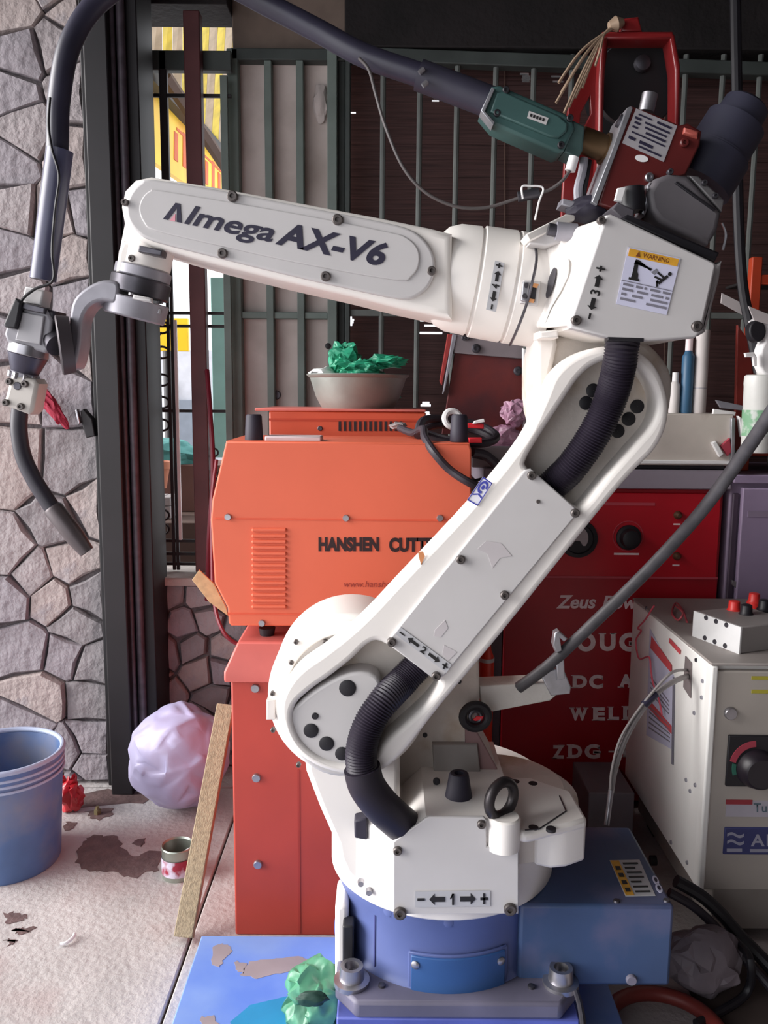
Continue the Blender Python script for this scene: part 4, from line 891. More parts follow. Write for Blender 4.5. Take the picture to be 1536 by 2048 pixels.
# black cables lying on the cutter
ztop = P(700, 884, YQ).z
lc = thing('lead_coil', 'black welding lead coiled on top of the cutter beside its right handle', 'cable coil', P(880, 880, YQ+.1))
m_ld = M('lead_rubber', (52, 46, 54), .5, var=.25)
tube('lead', T((800, 856, 1.93), (826, 866, 1.86), (846, 858, 1.80), (850, 876, 1.745), (868, 905, 1.700), (900, 940, 1.695), (944, 968, 1.69), (985, 985, 1.75)), .0085, m_ld, lc, 10, 8)
tube('lead', T((836, 872, 1.83), (846, 842, 1.87), (890, 838, 1.93), (960, 852, 1.94), (992, 872, 1.90), (970, 886, 1.84), (900, 884, 1.80), (850, 872, 1.80)), .0095, m_ld, lc, 10, 8)
tube('lead', T((840, 862, 1.88), (880, 850, 1.92), (950, 862, 1.93), (986, 880, 1.88), (940, 884, 1.83), (880, 876, 1.83), (836, 858, 1.86)), .008, m_ld, lc, 10, 8)
tube('lead', T((944, 904, 1.80), (970, 910, 1.82), (992, 930, 1.83), (1010, 960, 1.84)), .010, m_ld, lc, 10, 8)
MB().torus(P(905, 838, 1.86), (.3, -1, .3), .018, .007, 24, 8).put('tape_roll', m_white, lc)
plate('red_clip', [(935, 846), (968, 848), (968, 858), (935, 856)], 1.86, .03, M('signal_red', (0, 0, 0)), lc, bev=.002)
plate('red_clip', [(938, 876), (964, 876), (964, 886), (938, 886)], 1.80, .03, M('signal_red', (0, 0, 0)), lc, bev=.002)
plate('pale_clip', [(950, 842), (968, 838), (970, 844), (946, 848)], 1.85, .02, m_white, lc, bev=.001)
crumple('frayed_end', P(796, 852, 1.935), (.02, .012, .008), M('frayed', (150, 140, 140), .8), 3, .5, 3, parent=lc)
# things by the column, floor objects
rg_ = tag(crumple('red_rag', P(118, 815, YW-.05), (.022, .012, .055), M('rag_red', (150, 34, 58), .8), 5, .45, 4, 2), 'crimson rag stuck on the stone wall below the torch', 'rag')
for v in rg_.data.vertices: v.co.x += -v.co.z*.55+.014
hk = thing('wall_hook', 'dark iron hook on the column beside the red rag', 'hook', P(170, 850, YW-.04))
plate('plate_', [(160, 822), (166, 818), (184, 838), (190, 872), (172, 876), (164, 850)], YW-.06, .03, m_dark, hk, bev=.003).name = 'hook_plate'
plate('prong', [(150, 820), (154, 818), (160, 846), (156, 850)], YW-.07, .02, m_steel, hk, bev=.002)
pk_ = P(368, 1888, 1.645); pt = P(452, 1410, 1.93); pt.x = min(pt.x, xc0-.045)
pd = (pt-pk_).normalized(); pw = Vector((1, 0, 0)); pw = (pw-pd*pw.dot(pd)).normalized(); pn = pd.cross(pw)
pk_.z = .012
pl = tag(MB().obox((pk_+pt)/2, pw*.020, pn*.011, (pt-pk_)/2).put('wooden_plank', M('plank_wood', (150, 134, 108), .75, var=.25, scale=30, stretch=(6, 6, 1), bump=.3), bevel=.002), 'weathered wooden plank leaning against the red cabinet', 'plank')
tag(plate('cardboard_flap', [(384, 1160), (398, 1140), (428, 1168), (452, 1214), (456, 1232), (418, 1204)], 1.80, .006, M('straw', (176, 150, 112), .8, var=.2, scale=60), bev=.001), 'tan card flap sticking out left of the cutter', 'cardboard')
tag(MB().tube(T((433, 920, 2.3), (424, 1000, 2.25), (424, 1100, 2.2), (428, 1200, 2.15), (446, 1262, 2.1), (480, 1290, 2.1), (540, 1300, 2.1)), .005, 8).put('red_hose', M('hose_red', (112, 22, 40), .5)), 'thin red hose behind the left edge of the cutter', 'hose')
tag(MB().tube(T((414, 740, 2.5), (420, 820, 2.45), (426, 940, 2.4), (418, 1080, 2.4), (414, 1200, 2.45)), .007, 8).put('red_hose', M('hose_red', (0, 0, 0))), 'long red hose hanging beside the red-brown grille post', 'hose')
m_wb = M('bag_white', (180, 175, 208), .35, var=.06, spec=.6)
tag(crumple('white_bag', P(356, 1512, 2.22), (.138, .12, .144), m_wb, 7, .10, 5, 1.6, flat=.004, smooth=55), 'bulging white plastic bag against the low stone wall', 'bag')
cn_c = PZ(356, 1722, .035)
pc = thing('paint_can', 'small open paint can with a red and white label on the floor', 'can', (cn_c.x, cn_c.y, 0))
rc = .037; ca = (cn_c.x, cn_c.y, 0)
MB().lathe(ca, (0, 0, 1), [(0, rc), (.003, rc+.001), (.072, rc), (.075, rc+.0015), (.078, rc), (.074, rc-.003), (.006, rc-.003), (.006, .001)], 32, cap=False).put('tin', M('tin', (160, 166, 156), .35, .7, var=.2), pc)
MB().lathe(ca, (0, 0, 1), [(.012, rc+.0016), (.052, rc+.0016)], 32, cap=False).put('label', M('can_label', (196, 188, 206), .6, alt=(150, 36, 60), alt_at=.5, alt_w=.05, alt_scale=22), pc)
crumple('rag_in_can', (cn_c.x+.03, cn_c.y+.02, .03), (.03, .02, .03), m_white, 4, .4, 3, flat=.003, parent=pc)
bk = PZ(4, 1640, .15); bkx, bky = P(4, 1498, 1.96).x, 1.96
bu = thing('plastic_bucket', 'large blue plastic bucket with a pale rim at the left edge', 'bucket', (bkx, bky, 0))
m_bb = M('bucket_blue', (86, 112, 158), .5, var=.2, scale=8, alt=(128, 130, 146), alt_at=.6, alt_w=.1)
zr = P(4, 1498, 1.96).z; rb_ = 118*mpp(1498, 1.96)
MB().lathe((bkx, bky, 0), (0, 0, 1), [(0, rb_*.84), (.006, rb_*.86), (zr*.84, rb_*.955), (zr*.84, rb_*.965), (zr-.01, rb_*.97), (zr-.012, rb_*.94), (.01, rb_*.82), (.008, .001)], 56, cap=False).put('body', m_bb, bu)
MB().torus((bkx, bky, zr-.006), (0, 0, 1), rb_*.965, .0065, 56, 10).put('rim', M('rim_pale', (168, 180, 206), .45), bu)
for k in range(3): MB().torus((bkx, bky, zr-.026-.014*k), (0, 0, 1), rb_*.968, .0035, 56, 8).put('ridge', M('rim_pale', (0, 0, 0)), bu)
tag(crumple('red_sachet', PZ(140, 1590, .045), (.035, .03, .055), M('sachet_red', (176, 20, 34), .35, spec=.7), 6, .4, 4, flat=.003), 'shiny red sachet on the floor behind the bucket', 'sachet')
nt = PZ(195, 1628, 0)
tag(MB().lathe((nt.x, nt.y, 0), (0, 0, 1), [(0, .010), (.012, .010), (.014, .006), (.022, .005)], 6).put('bolt_nut', M('brass_old', (128, 116, 84), .5, .5)), 'small brassy bolt standing on the floor by the bag', 'bolt')
tw = PZ(132, 1892, .002)
tag(MB().tube([tw+Vector((-.012, 0, .004)), tw+Vector((0, .004, .005)), tw+Vector((.008, .02, .006)), tw+Vector((.006, .034, .005))], .0035, 8).put('plastic_scrap', m_white), 'tiny curled white scrap on the bare floor left', 'scrap')
# platform
xp0 = PZ(372, 1962, .05).x
pf = thing('steel_platform', 'worn blue steel floor plate carrying the robot base', 'platform', (.05, 1.3, 0))
wbox('deck', (xp0, .43), (.92, 1.597), (.004, .05), M('deck_blue', (124, 154, 214), .5, var=.12, scale=4, alt=(96, 132, 214), alt_at=.56, alt_w=.1, alt_scale=3.5), pf, bevel=.003)
MB().add([PZ(460, 2044, .0504), PZ(500, 2010, .0504), PZ(600, 1986, .0504), PZ(640, 2010, .0504), PZ(640, 2060, .0504), PZ(470, 2060, .0504)], [[0, 1, 2, 3, 4, 5]]).put('paint_patch', M('turquoise_patch', (40, 140, 190), .5), pf)
m_wornp = M('worn_deck', (150, 138, 142), .7, var=.15)
for i, pts in enumerate(([(422, 1896), (440, 1888), (458, 1890), (464, 1906), (450, 1918), (438, 1934), (424, 1930)], [(500, 1924), (545, 1918), (585, 1912), (620, 1918), (596, 1938), (560, 1946), (516, 1958), (480, 1950)], [(470, 1922), (492, 1926), (486, 1946), (468, 1940)], [(400, 2034), (430, 2030), (438, 2052), (404, 2056)])): floor_patch('worn_patch', pts, m_wornp, pf, .05, .0006, seed=i+20, rough=.003)
wbox('riser', (BX-.180, BX+.212), (BY-.213, 1.57), (.05, .152), M('riser_blue', (86, 96, 170), .5, var=.2), pf, bevel=.003)
gb = PZ(632, 2030, .08)
gbg = tag(crumple('green_bag', (gb.x, gb.y+.03, .09), (.058, .05, .062), M('green_bag', (74, 134, 104), .4, var=.3, scale=20, spec=.6), 12, .34, 5, 1.8, flat=.0515, smooth=50), 'green plastic bag on the blue platform beside the robot foot', 'bag')
crumple('opening', P(624, 1998, 1.262), (.026, .008, .013), M('bag_inside', (22, 58, 48), .6), 21, .3, 3, parent=gbg)  # dark green lump put in for the shaded mouth of the bag
# ------------------------------------------------------------------ right side: red generator and things on it
YZ = 2.25
m_cr = M('crimson_paint', (168, 14, 32), .42, var=.12, scale=5)
m_crd = M('crimson_panel', (186, 14, 34), .4, var=.1, scale=5)
m_pg = M('purple_grey', (122, 112, 124), .6, var=.12)
m_pinkw = M('pinkish_white', (244, 222, 224), .6)
xz0, xz1 = P(1006, 1300, YZ).x, P(1440, 1100, YZ).x
zz1 = P(1220, 976, YZ).z; zz2 = P(1300, 938, YZ).z
gz = thing('arc_generator', 'crimson welding generator cabinet with pale serif lettering behind the robot', 'generator', ((xz0+xz1)/2, YZ+.18, 0))
gb_ = wbox('cabinet', (xz0, xz1), (YZ, YZ+.34), (.02, zz1), m_cr, gz, bevel=.004)
for sx in (xz0+.05, xz1-.05):
    for sy in (.04, .30): wbox('foot', (sx-.03, sx+.03), (YZ+sy-.03, YZ+sy+.03), (0, .022), m_black, gz)
wbox('top', (xz0-.066, xz1+.012), (YZ-.02, YZ+.355), (zz1, zz2), M('top_grey', (150, 140, 152), .55, var=.12), gz, bevel=.003)
wbox('corner_post', (xz0-.066, xz0-.002), (YZ+.004, YZ+.06), (0, zz1), M('post_grey', (92, 82, 90), .6, var=.12), gz, bevel=.003)
up = MB().box((xz0+.008, xz1-.008), (YZ-.006, YZ+.002), (P(1200, 1154, YZ).z, zz1-.012)).put('control_panel', m_crd, gz, bevel=.002)
pbox('trim_line', 1050, 1153, 1436, 1157, YZ-.008, .004, M('trim_pink', (190, 70, 84), .5), up, bevel=0)
pbox('print_line', 1200, 1005, 1310, 1011, YZ-.0072, .001, M('trim_pink', (0, 0, 0)), up, bevel=0)
Yp = YZ-.006
gm = MB().lathe(P(1156, 1077, Yp), (0, -1, 0), [(0, .052), (.012, .050), (.014, .040), (.008, .038), (.008, .0005)], 40, cap=False).put('gauge', m_black, up)
plate('gauge_face', [*arc(1152, 1076, 25, 150, 400, 16), (1166, 1092), (1160, 1082), (1150, 1082), (1142, 1094)], Yp-.012, .004, M('gauge_grey', (166, 156, 158), .5), gm, bev=.0005)
kn = MB().lathe(P(1257, 1075, Yp), (0, -1, 0), [(0, .034), (.006, .033), (.008, .026), (.03, .023), (.032, .019)], 32).put('knob', m_black, up)
MB().torus(P(1256, 1072, Yp-.0005), (0, 1, 0), .040, .0012, 40, 6).put('knob_ring', M('trim_pink', (0, 0, 0)), up)
pbox('knob_caption', 1228, 1106, 1278, 1110, Yp-.0008, .001, m_pinkw, up, bevel=0)
for px, py in ((1355, 1030), (1353, 1112)): 
    MB().lathe(P(px, py, Yp), (0, -1, 0), [(0, .011), (.006, .011), (.018, .005)], 14).put('switch', M('switch_brown', (92, 70, 52), .5, .4), up)
    pbox('switch_caption', px-8, py+17, px+6, py+20, Yp-.0008, .001, m_pinkw, up, bevel=0)
YZf = YZ
text('lettering', 'Zeus', Q(YZf, (1112, 1190), (1192, 1190), (1192, 1217), (1112, 1217)), m_pinkw, gb_, shear=.25, bold=.03)
text('lettering', 'Power', Q(YZf, (1204, 1191), (1310, 1191), (1310, 1218), (1204, 1218)), m_pinkw, gb_, shear=.25, bold=.03)
SER = {'D': [(-.10, 0, .42), (-.10, 1, .42)], 'U': [(-.06, 1, .40), (.66, 1, 1.06)], 'E': [(-.10, 0, .5), (-.10, 1, .5)], 'L': [(-.10, 0, .5), (-.10, 1, .48)], 'W': [(-.05, 1, .26), (.34, 1, .62), (.74, 1, 1.05)], 'A': [(-.10, 0, .36), (.62, 0, 1.10)], 'Z': [(0, 0, .4), (.5, 1, 1)], '1': [(-.05, 0, 1.2)], 'R': [(-.1, 0, .42), (-.1, 1, .42), (.7, 0, 1.1)], 'H': [(-.1, 0, .38), (.62, 0, 1.1), (-.1, 1, .38), (.62, 1, 1.1)], 'C': [(.86, .72, .98), (.86, .22, .98)], 'G': [(.86, .74, .98), (.6, .42, 1.06)]}
def serif(ch, x0, y0, x1, y1, m):
    q = Q(YZf, (x0, y0), (x1, y0), (x1, y1), (x0, y1))
    if ch in '-': decal('lettering', q, [rect(0, .3, 1, .7)], m, gb_); return
    o = text('lettering', ch, q, m, gb_, bold=.055)
    if ch in SER: decal('serif', q, [rect(u0, v-.055 if v == 1 else (0 if v == 0 else v-.05), u1, v if v == 1 else v+.08) for u0, v, u1 in SER[ch]], m, gb_, th=.0012)
m_l1 = M('letter_pale', (246, 226, 226), .6, var=.15, scale=60); 
for ch, x0, y0, x1, y1 in (('O', 1153, 1265, 1191, 1303), ('U', 1199, 1266, 1231, 1302), ('G', 1238, 1265, 1274, 1303), ('H', 1284, 1266, 1316, 1302), ('D', 1145, 1350, 1174, 1376), ('C', 1178, 1349, 1206, 1377), ('A', 1238, 1348, 1266, 1375), ('R', 1272, 1349, 1300, 1375), ('C', 1304, 1349, 1330, 1376),
    ('W', 1140, 1415, 1175, 1441), ('E', 1186, 1414, 1210, 1441), ('L', 1217, 1413, 1238, 1440), ('D', 1246, 1412, 1274, 1440), ('E', 1280, 1412, 1304, 1440), ('R', 1310, 1412, 1338, 1440), ('Z', 1104, 1490, 1129, 1517), ('D', 1136, 1489, 1164, 1516), ('G', 1169, 1488, 1200, 1517), ('-', 1217, 1499, 1229, 1507), ('1', 1246, 1488, 1262, 1514)): serif(ch, x0, y0, x1, y1, m_l1)
# red limit switch beside the corner post
rs = thing('red_canister', 'small red canister between the robot and the crimson generator', 'canister', (P(972, 1400, 2.17).x, 2.17, 0))
cx = P(973, 1330, 2.17).x; za, zbq = P(973, 1366, 2.17).z, P(973, 1322, 2.17).z
MB().lathe((cx, 2.17, 0), (0, 0, 1), [(0, .020), (za-.005, .020), (zbq, .020), (zbq+.012, .019), (zbq+.03, .012), (zbq+.06, .008)], 24).put('body', M('canister_red', (214, 58, 38), .4), rs)
MB().lathe((cx, 2.17, zbq), (0, 0, 1), [(0, .0206), (.010, .0206)], 24).put('band', m_robp, rs)
# grey case on the left of the generator top, with the rusty red cover and the pink bag on it
xg0, xg1 = P(944, 915, YZ+.0).x, P(1078, 915, YZ).x
zg = P(1000, 893, YZ).z
gc_ = thing('grey_case', 'grey metal case behind the robot arm under the pink bag', 'case', ((xg0+xg1)/2, YZ+.2, zz2))
wbox('body', (xg0, xg1+.0), (YZ, YZ+.34), (zz2, zg), M('case_grey', (150, 142, 146), .55, var=.1), gc_, bevel=.004)
for (p0, p1, p2, r) in (((946, 908), (985, 920), (1014, 952), .010), ((946, 962), (972, 956), (996, 952), .004), ((946, 972), (972, 966), (1000, 962), .004)):
    tube('cable', T((*p0, YZ-.012), (*p1, YZ-.012), (*p2, YZ-.012)), r, m_black, gc_, 8)
YR = 2.36
rp_ = thing('rusty_cover', 'dark red sheet-metal cover with a grey top rail standing behind the arm', 'cover', P(960, 870, YR))
zrb = zg
def pz(px, py, Y): v = P(px, py, Y); return (px, py)
yb_ = 868
plate('sheet', [(910, 706), (1046, 716), (1052, yb_), (884, yb_)], YR, .02, M('rust_red', (118, 42, 38), .6, var=.35, scale=7, alt=(80, 34, 38), alt_at=.5, alt_w=.1), rp_, bev=.002)
rl = plate('top_rail', [(906, 668), (1046, 690), (1048, 718), (908, 706)], YR-.01, .05, M('rail_grey', (130, 120, 124), .55, var=.15), rp_, bev=.002)
plate('left_edge', [(906, 668), (914, 670), (890, 780), (886, 788)], YR-.012, .03, m_grey, rp_, bev=.001)
for px, py, r in ((952, 697, 9), (928, 676, 5), (934, 675, 5), (1036, 742, 9)): bolt(px, py, YR-.012, r, m_steeld, rp_, 'screw')
plate('red_flange', [(896, 668), (906, 668), (884, 770), (880, 762)], YR+.02, .03, M('flange_red', (150, 44, 40), .55), rp_, bev=.001)
m_pk = M('pink_film', (206, 158, 184), .35, var=.15, spec=.6)
pb = thing('pink_bag', 'crumpled pink plastic bag on the grey case', 'bag', P(1010, 890, 2.30))
crumple('lower_bulge', P(1008, 872, 2.30), (.046, .04, .030), m_pk, 3, .35, 4, 2.2, parent=pb, smooth=14)
crumple('upper_knot', P(1026, 826, 2.30), (.032, .026, .036), m_pk, 5, .42, 4, 2.0, parent=pb, smooth=14)
crumple('tail', P(1005, 890, 2.29), (.045, .02, .012), m_pk, 8, .5, 3, parent=pb, smooth=14)
wc = thing('white_board', 'white board on edge behind the elbow next to the rusty cover', 'board', P(1058, 850, 2.28))
plate('sheet', [(1046, 696), (1064, 704), (1074, 720), (1074, 838), (1060, 872), (1046, 872)], 2.30, .02, m_white, wc, bev=.003)
plate('black_corner', [(1052, 848), (1070, 828), (1084, 836), (1060, 862)], 2.285, .012, m_black, wc, bev=.002)
# steel tray and bottles on the generator
ty0 = 2.20
zt0, zt1 = zz2, P(1350, 828, ty0).z
tx0, tx1 = P(1250, 880, ty0).x, P(1474, 880, ty0).x
m_tr = M('tray_beige', (198, 188, 180), .55, var=.12, scale=8, alt=(128, 98, 76), alt_at=.68, alt_w=.06)
tr_ = thing('steel_tray', 'beige steel tray box on top of the crimson generator', 'tray', ((tx0+tx1)/2, ty0+.15, zt0))
wbox('box', (tx0, tx1), (ty0+.03, ty0+.34), (zt0+.012, zt1), m_tr, tr_, bevel=.003)
wbox('lip', (tx0, tx1), (ty0+.02, ty0+.06), (zt0+.016, zt0+.026), m_white, tr_, bevel=.002)
wbox('base', (tx0+.01, tx1-.01), (ty0+.04, ty0+.33), (zt0, zt0+.013), m_black, tr_)
plate('strap', [(1463, 836), (1471, 836), (1470, 928), (1462, 928)], ty0+.02, .02, m_alu, tr_, bev=.002)
plate('bracket', [(1478, 832), (1496, 846), (1490, 876), (1484, 874)], ty0+.02, .02, m_white, tr_, bev=.002)
plate('red_tie', [(1442, 892), (1460, 876), (1464, 904), (1456, 912)], ty0+.02, .012, M('tie_red', (170, 60, 76), .6), tr_, bev=.002)
plate('lug', [(1424, 886), (1432, 882), (1448, 908), (1440, 914)], ty0+.015, .015, m_white, tr_, bev=.002)
MB().lathe(P(1464, 932, ty0+.03), (0, -1, 0), [(0, .012), (.02, .010)], 14).put('knob', m_robp, tr_)
YBt = ty0+.12
def stand(px0, px1, top, nm, lb, cat, mat, prof, seg=20, Yb=YBt):
    x = P((px0+px1)/2, 800, Yb).x; r = (P(px1, 800, Yb).x-P(px0, 800, Yb).x)/2; h = P((px0+px1)/2, top, Yb).z-zt1
    t = thing(nm, lb, cat, (x, Yb, zt1)); return t, MB().lathe((x, Yb, zt1), (0, 0, 1), [(h*a, r*c) for a, c in prof], seg).put('body', mat, t), x, r, h
t, o, x, r, h = stand(1360, 1384, 700, 'spray_can', 'slim blue can standing on the beige tray', 'can', M('can_blue', (56, 96, 128), .45), [(0, .94), (.02, 1), (.9, 1), (.93, .8), (1, .5)])
MB().lathe((x, YBt, zt1+h), (0, 0, 1), [(-.002, r*.6), (.03, r*.6), (.032, r*.5)], 14).put('cap', m_pinkw, t)
t, o, x, r, h = stand(1338, 1359, 756, 'white_bottle', 'short white bottle left of the blue can on the tray', 'bottle', M('bottle_white', (214, 208, 206), .5), [(0, .95), (.03, 1), (.78, 1), (.9, .6), (.92, .45), (1, .45)])
MB().lathe((x, YBt, zt1+h), (0, 0, 1), [(-.01, r*.6), (.015, r*.6)], 14).put('cap', m_white, t)
t, o, x, r, h = stand(1385, 1412, 660, 'paper_tube', 'tall white tube right of the blue can on the tray', 'tube', M('tube_white', (206, 198, 196), .6, var=.1), [(0, .96), (.01, 1), (.99, 1), (1, .92)])
MB().lathe((x, YBt, zt1), (0, 0, 1), [(h*.3, r*1.02), (h*.31, r*1.02)], 20).put('band', m_grey, t)
sl = thing('flat_bars', 'loose pale metal strips lying on the right of the tray', 'strips', P(1450, 822, ty0+.1))
plate('strip', [(1432, 800), (1490, 812), (1492, 822), (1442, 816)], ty0+.10, .01, m_grey, sl, bev=.001)
plate('strip', [(1428, 818), (1472, 824), (1470, 832), (1426, 828)], ty0+.05, .01, m_white, sl, bev=.001)
xj = P(1526, 820, 2.12).x
jr = thing('plastic_jar', 'white plastic jar with green print at the right edge', 'jar', (xj, 2.14, P(1526, 906, 2.12).z))
zj0, zj1 = P(1526, 906, 2.12).z, P(1526, 752, 2.12).z
MB().lathe((xj, 2.14, zj0), (0, 0, 1), [(0, .036), (.004, .038), ((zj1-zj0)*.86, .040), ((zj1-zj0)*.9, .041), (zj1-zj0, .040), (zj1-zj0+.003, .036)], 32).put('body', M('jar_white', (214, 214, 210), .4), jr)
MB().lathe((xj, 2.14, zj0+(zj1-zj0)*.22), (0, 0, 1), [(0, .0394), ((zj1-zj0)*.34, .0402)], 32, cap=False).put('label', M('jar_label', (126, 172, 136), .6, alt=(200, 206, 200), alt_at=.52, alt_w=.05, alt_scale=30), jr)
# purple-grey cabinet at the right edge
YV = 2.225
pc2 = thing('grey_cabinet', 'purple-grey metal cabinet at the right edge beside the crimson generator', 'cabinet', (P(1560, 1100, YV).x, YV+.2, 0))
xv0 = xz1+.015; xv1 = 1.42; zv = P(1500, 950, YV).z
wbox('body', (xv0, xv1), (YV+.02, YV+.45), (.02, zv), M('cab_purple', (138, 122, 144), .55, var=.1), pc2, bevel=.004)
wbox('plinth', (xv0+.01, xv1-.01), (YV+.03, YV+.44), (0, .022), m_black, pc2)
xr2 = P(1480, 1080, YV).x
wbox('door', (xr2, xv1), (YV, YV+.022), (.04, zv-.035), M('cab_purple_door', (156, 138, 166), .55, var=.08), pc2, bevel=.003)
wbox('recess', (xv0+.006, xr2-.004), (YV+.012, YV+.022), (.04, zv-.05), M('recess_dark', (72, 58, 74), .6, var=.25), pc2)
wbox('top_lip', (xv0, xv1), (YV, YV+.03), (zv-.022, zv), M('cab_purple_door', (0, 0, 0)), pc2, bevel=.003)
plate('latch', [(1464, 1160), (1474, 1164), (1472, 1176), (1464, 1170)], YV+.004, .01, m_steel, pc2, bev=.001)
pbox('vent', 1496, 1022, 1536, 1034, YV-.002, .003, M('vent_pale', (150, 134, 156), .5), pc2, bevel=0)
# orange rack by the right wall with its tags
YK2 = 2.36
m_rk = M('rack_orange', (170, 58, 30), .5, var=.2)
rk = thing('storage_rack', 'orange steel rack standing on the grey cabinet in the dark corner', 'rack', (P(1520, 700, YK2).x, YK2+.1, zv))
xa = P(1506, 600, YK2).x
zrk = P(1510, 515, YK2).z
for (x, y) in ((xa, YK2), (1.40, YK2), (1.40, YK2+.20)): wbox('upright', (x-.014, x+.014), (y-.014, y+.014), (zv, zrk), m_rk, rk)
for py in (558, 900):
    z = P(1520, py, YK2).z; wbox('beam', (xa, 1.40), (YK2-.012, YK2+.012), (z-.016, z+.010), m_rk, rk); wbox('shelf', (xa, 1.40), (YK2, YK2+.20), (z-.004, z+.004), m_lintel, rk)
plate('side_panel', [(1476, 650), (1504, 690), (1508, 900), (1470, 900)], YK2-.02, .015, M('panel_oxide', (112, 32, 24), .55, var=.3), rk, bev=.002)
tg = tag(plate('card_tag', [(1444, 586), (1480, 604), (1486, 630), (1442, 606)], 2.2, .004, M('tag_grey', (184, 176, 176), .7), bev=.0005), 'pale card tag hanging in the dark beside the robot elbow', 'tag')
hc = thing('hanging_cable', 'black cable hanging in front of the orange rack', 'cable', P(1490, 700, 2.18))
tube('lead', T((1470, -40, 2.24), (1474, 200, 2.22), (1476, 400, 2.2), (1484, 560, 2.19), (1500, 650, 2.18), (1518, 745, 2.16)), .013, m_black, hc, 10)
gd = thing('white_grinder', 'white hand tool hanging above the plastic jar at the right edge', 'tool', P(1530, 700, 2.14))
plate('body', smooth2([(1512, 640), (1560, 630), (1570, 700), (1550, 748), (1524, 744), (1522, 700), (1530, 676)], 3), 2.12, .05, m_white, gd, bev=.006)
plate('guard', circ(1516, 662, 17, 20, 22), 2.115, .03, m_black, gd, bev=.004)
plate('tag', [(1497, 612), (1536, 628), (1540, 650), (1508, 640)], 2.11, .004, M('tag_grey', (0, 0, 0)), gd, bev=.0005)
plate('hook', [(1490, 706), (1508, 704), (1514, 714), (1514, 732), (1508, 732), (1506, 714), (1492, 714)], 2.11, .01, m_white, gd, bev=.002)
# diagonal black cable
dg = tag(MB().tube(T((1600, 740, 1.12), (1536, 836, 1.18), (1480, 918, 1.24), (1400, 1026, 1.30), (1300, 1136, 1.36), (1200, 1234, 1.40), (1100, 1328, 1.43), (1036, 1376, 1.445)), .0102, 14, 8).put('black_cable', M('black_cable', (66, 64, 68), .55, var=.3, scale=40)), 'thick black cable running diagonally down to the robot cable arm', 'cable')

# ------------------------------------------------------------------ cream welding power supply
m_cm = M('power_cream', (240, 238, 234), .5, var=.05, scale=7)
m_cf = M('power_front', (174, 166, 158), .55, var=.06, scale=7)
YS = 1.65
xs0 = P(1414, 1500, YS).x; zs1 = P(1414, 1332, YS).z; zs0 = P(1404, 1783, YS).z; xs1 = xs0+.40; ys1 = 2.20
ps = thing('power_supply', 'cream welding power source with a red-striped side label and grey front', 'power supply', (xs0+.2, 1.9, 0))
pbd = wbox('case', (xs0, xs1), (YS+.02, ys1), (zs0, zs1), m_cm, ps, bevel=.004)
pfr = wbox('front_panel', (xs0+.012, xs1-.01), (YS+.006, YS+.025), (zs0, zs1-.012), m_cf, ps, bevel=.003)
wbox('corner_post', (xs0-.001, xs0+.014), (YS, YS+.03), (zs0, zs1), m_cm, ps, bevel=.004)
wbox('top', (xs0-.002, xs1), (YS, ys1), (zs1, zs1+.006), M('power_top', (158, 150, 146), .6, var=.08), ps, bevel=.002)
wbox('base', (xs0+.035, xs1-.01), (YS+.012, ys1-.02), (.03, zs0), M('power_base', (150, 142, 136), .6), ps)
for sx in (xs0+.08, xs1-.06):
    for sy in (YS+.06, ys1-.08): wbox('foot', (sx-.03, sx+.03), (sy-.03, sy+.03), (0, .032), m_black, ps)
XS = xs0-.0012
def sq_(*p): return [PX(x, y, XS) for x, y in p]
so = (-1, 0, 0)
lq = sq_((1300, 1256), (1348, 1352), (1346, 1500), (1293, 1470))
decal('paper_label', lq, [rect(0, 0, 1, 1)], m_lav, pbd, out=so)
m_ls = M('label_red', (202, 78, 84), .6)
decal('label_stripe', sq_((1304, 1272), (1344, 1330), (1344, 1346), (1302, 1296)), [rect(0, 0, 1, 1)], m_ls, pbd, out=so, lift=.0009)
decal('label_stripe', sq_((1298, 1398), (1344, 1452), (1344, 1468), (1297, 1414)), [rect(0, 0, 1, 1)], m_ls, pbd, out=so, lift=.0009)
decal('small_stripe', sq_((1340, 1276), (1362, 1300), (1361, 1309), (1339, 1285)), [rect(0, 0, 1, 1)], m_ls, pbd, out=so, lift=.0009)
decal('fine_print', lq, [rect(.1, .08+.05*i, .9, .095+.05*i) for i in range(5)]+[rect(.12, .42+.05*i, .85, .435+.05*i) for i in range(4)], m_gp, pbd, out=so, lift=.0009)
decal('panel_line', sq_((1346, 1352), (1350, 1356), (1347, 1530), (1343, 1528)), [rect(0, 0, 1, 1)], m_gp, pbd, out=so)
sl_ = decal('cable_slot', sq_((1372, 1312), (1384, 1326), (1382, 1396), (1368, 1374)), [rect(0, 0, 1, 1)], M('slot_grey', (118, 108, 108), .6), pbd, out=so, th=.002)
for p in ((1292, 1216), (1392, 1320), (1405, 1362), (1403, 1395), (1388, 1426), (1390, 1570), (1380, 1582), (1342, 1685), (1374, 1725), (1372, 1560)):
    MB().lathe(PX(*p, XS), so, [(-.002, .005), (.002, .004)], 10).put('screw', m_steeld if p[1] < 1330 else m_grey, pbd)
rod('side_plug', PX(1312, 1721, XS), PX(1312, 1721, XS)+Vector((-.014, 0, 0)), .012, m_black, pbd)
Yf = YS+.006
disc(1460, 1426, Yf, 13, m_steel, pfr, 'pilot_socket', h=.008)
for y in (1357, 1384): pbox('yellow_line', 1503, y-4, 1600, y+3, Yf-.001, .0015, M('yellow_print', (176, 166, 58), .6), pfr, bevel=0)
dk = pbox('dial_panel', 1455, 1472, 1600, 1574, Yf-.006, .008, m_black, pfr, bevel=.002)
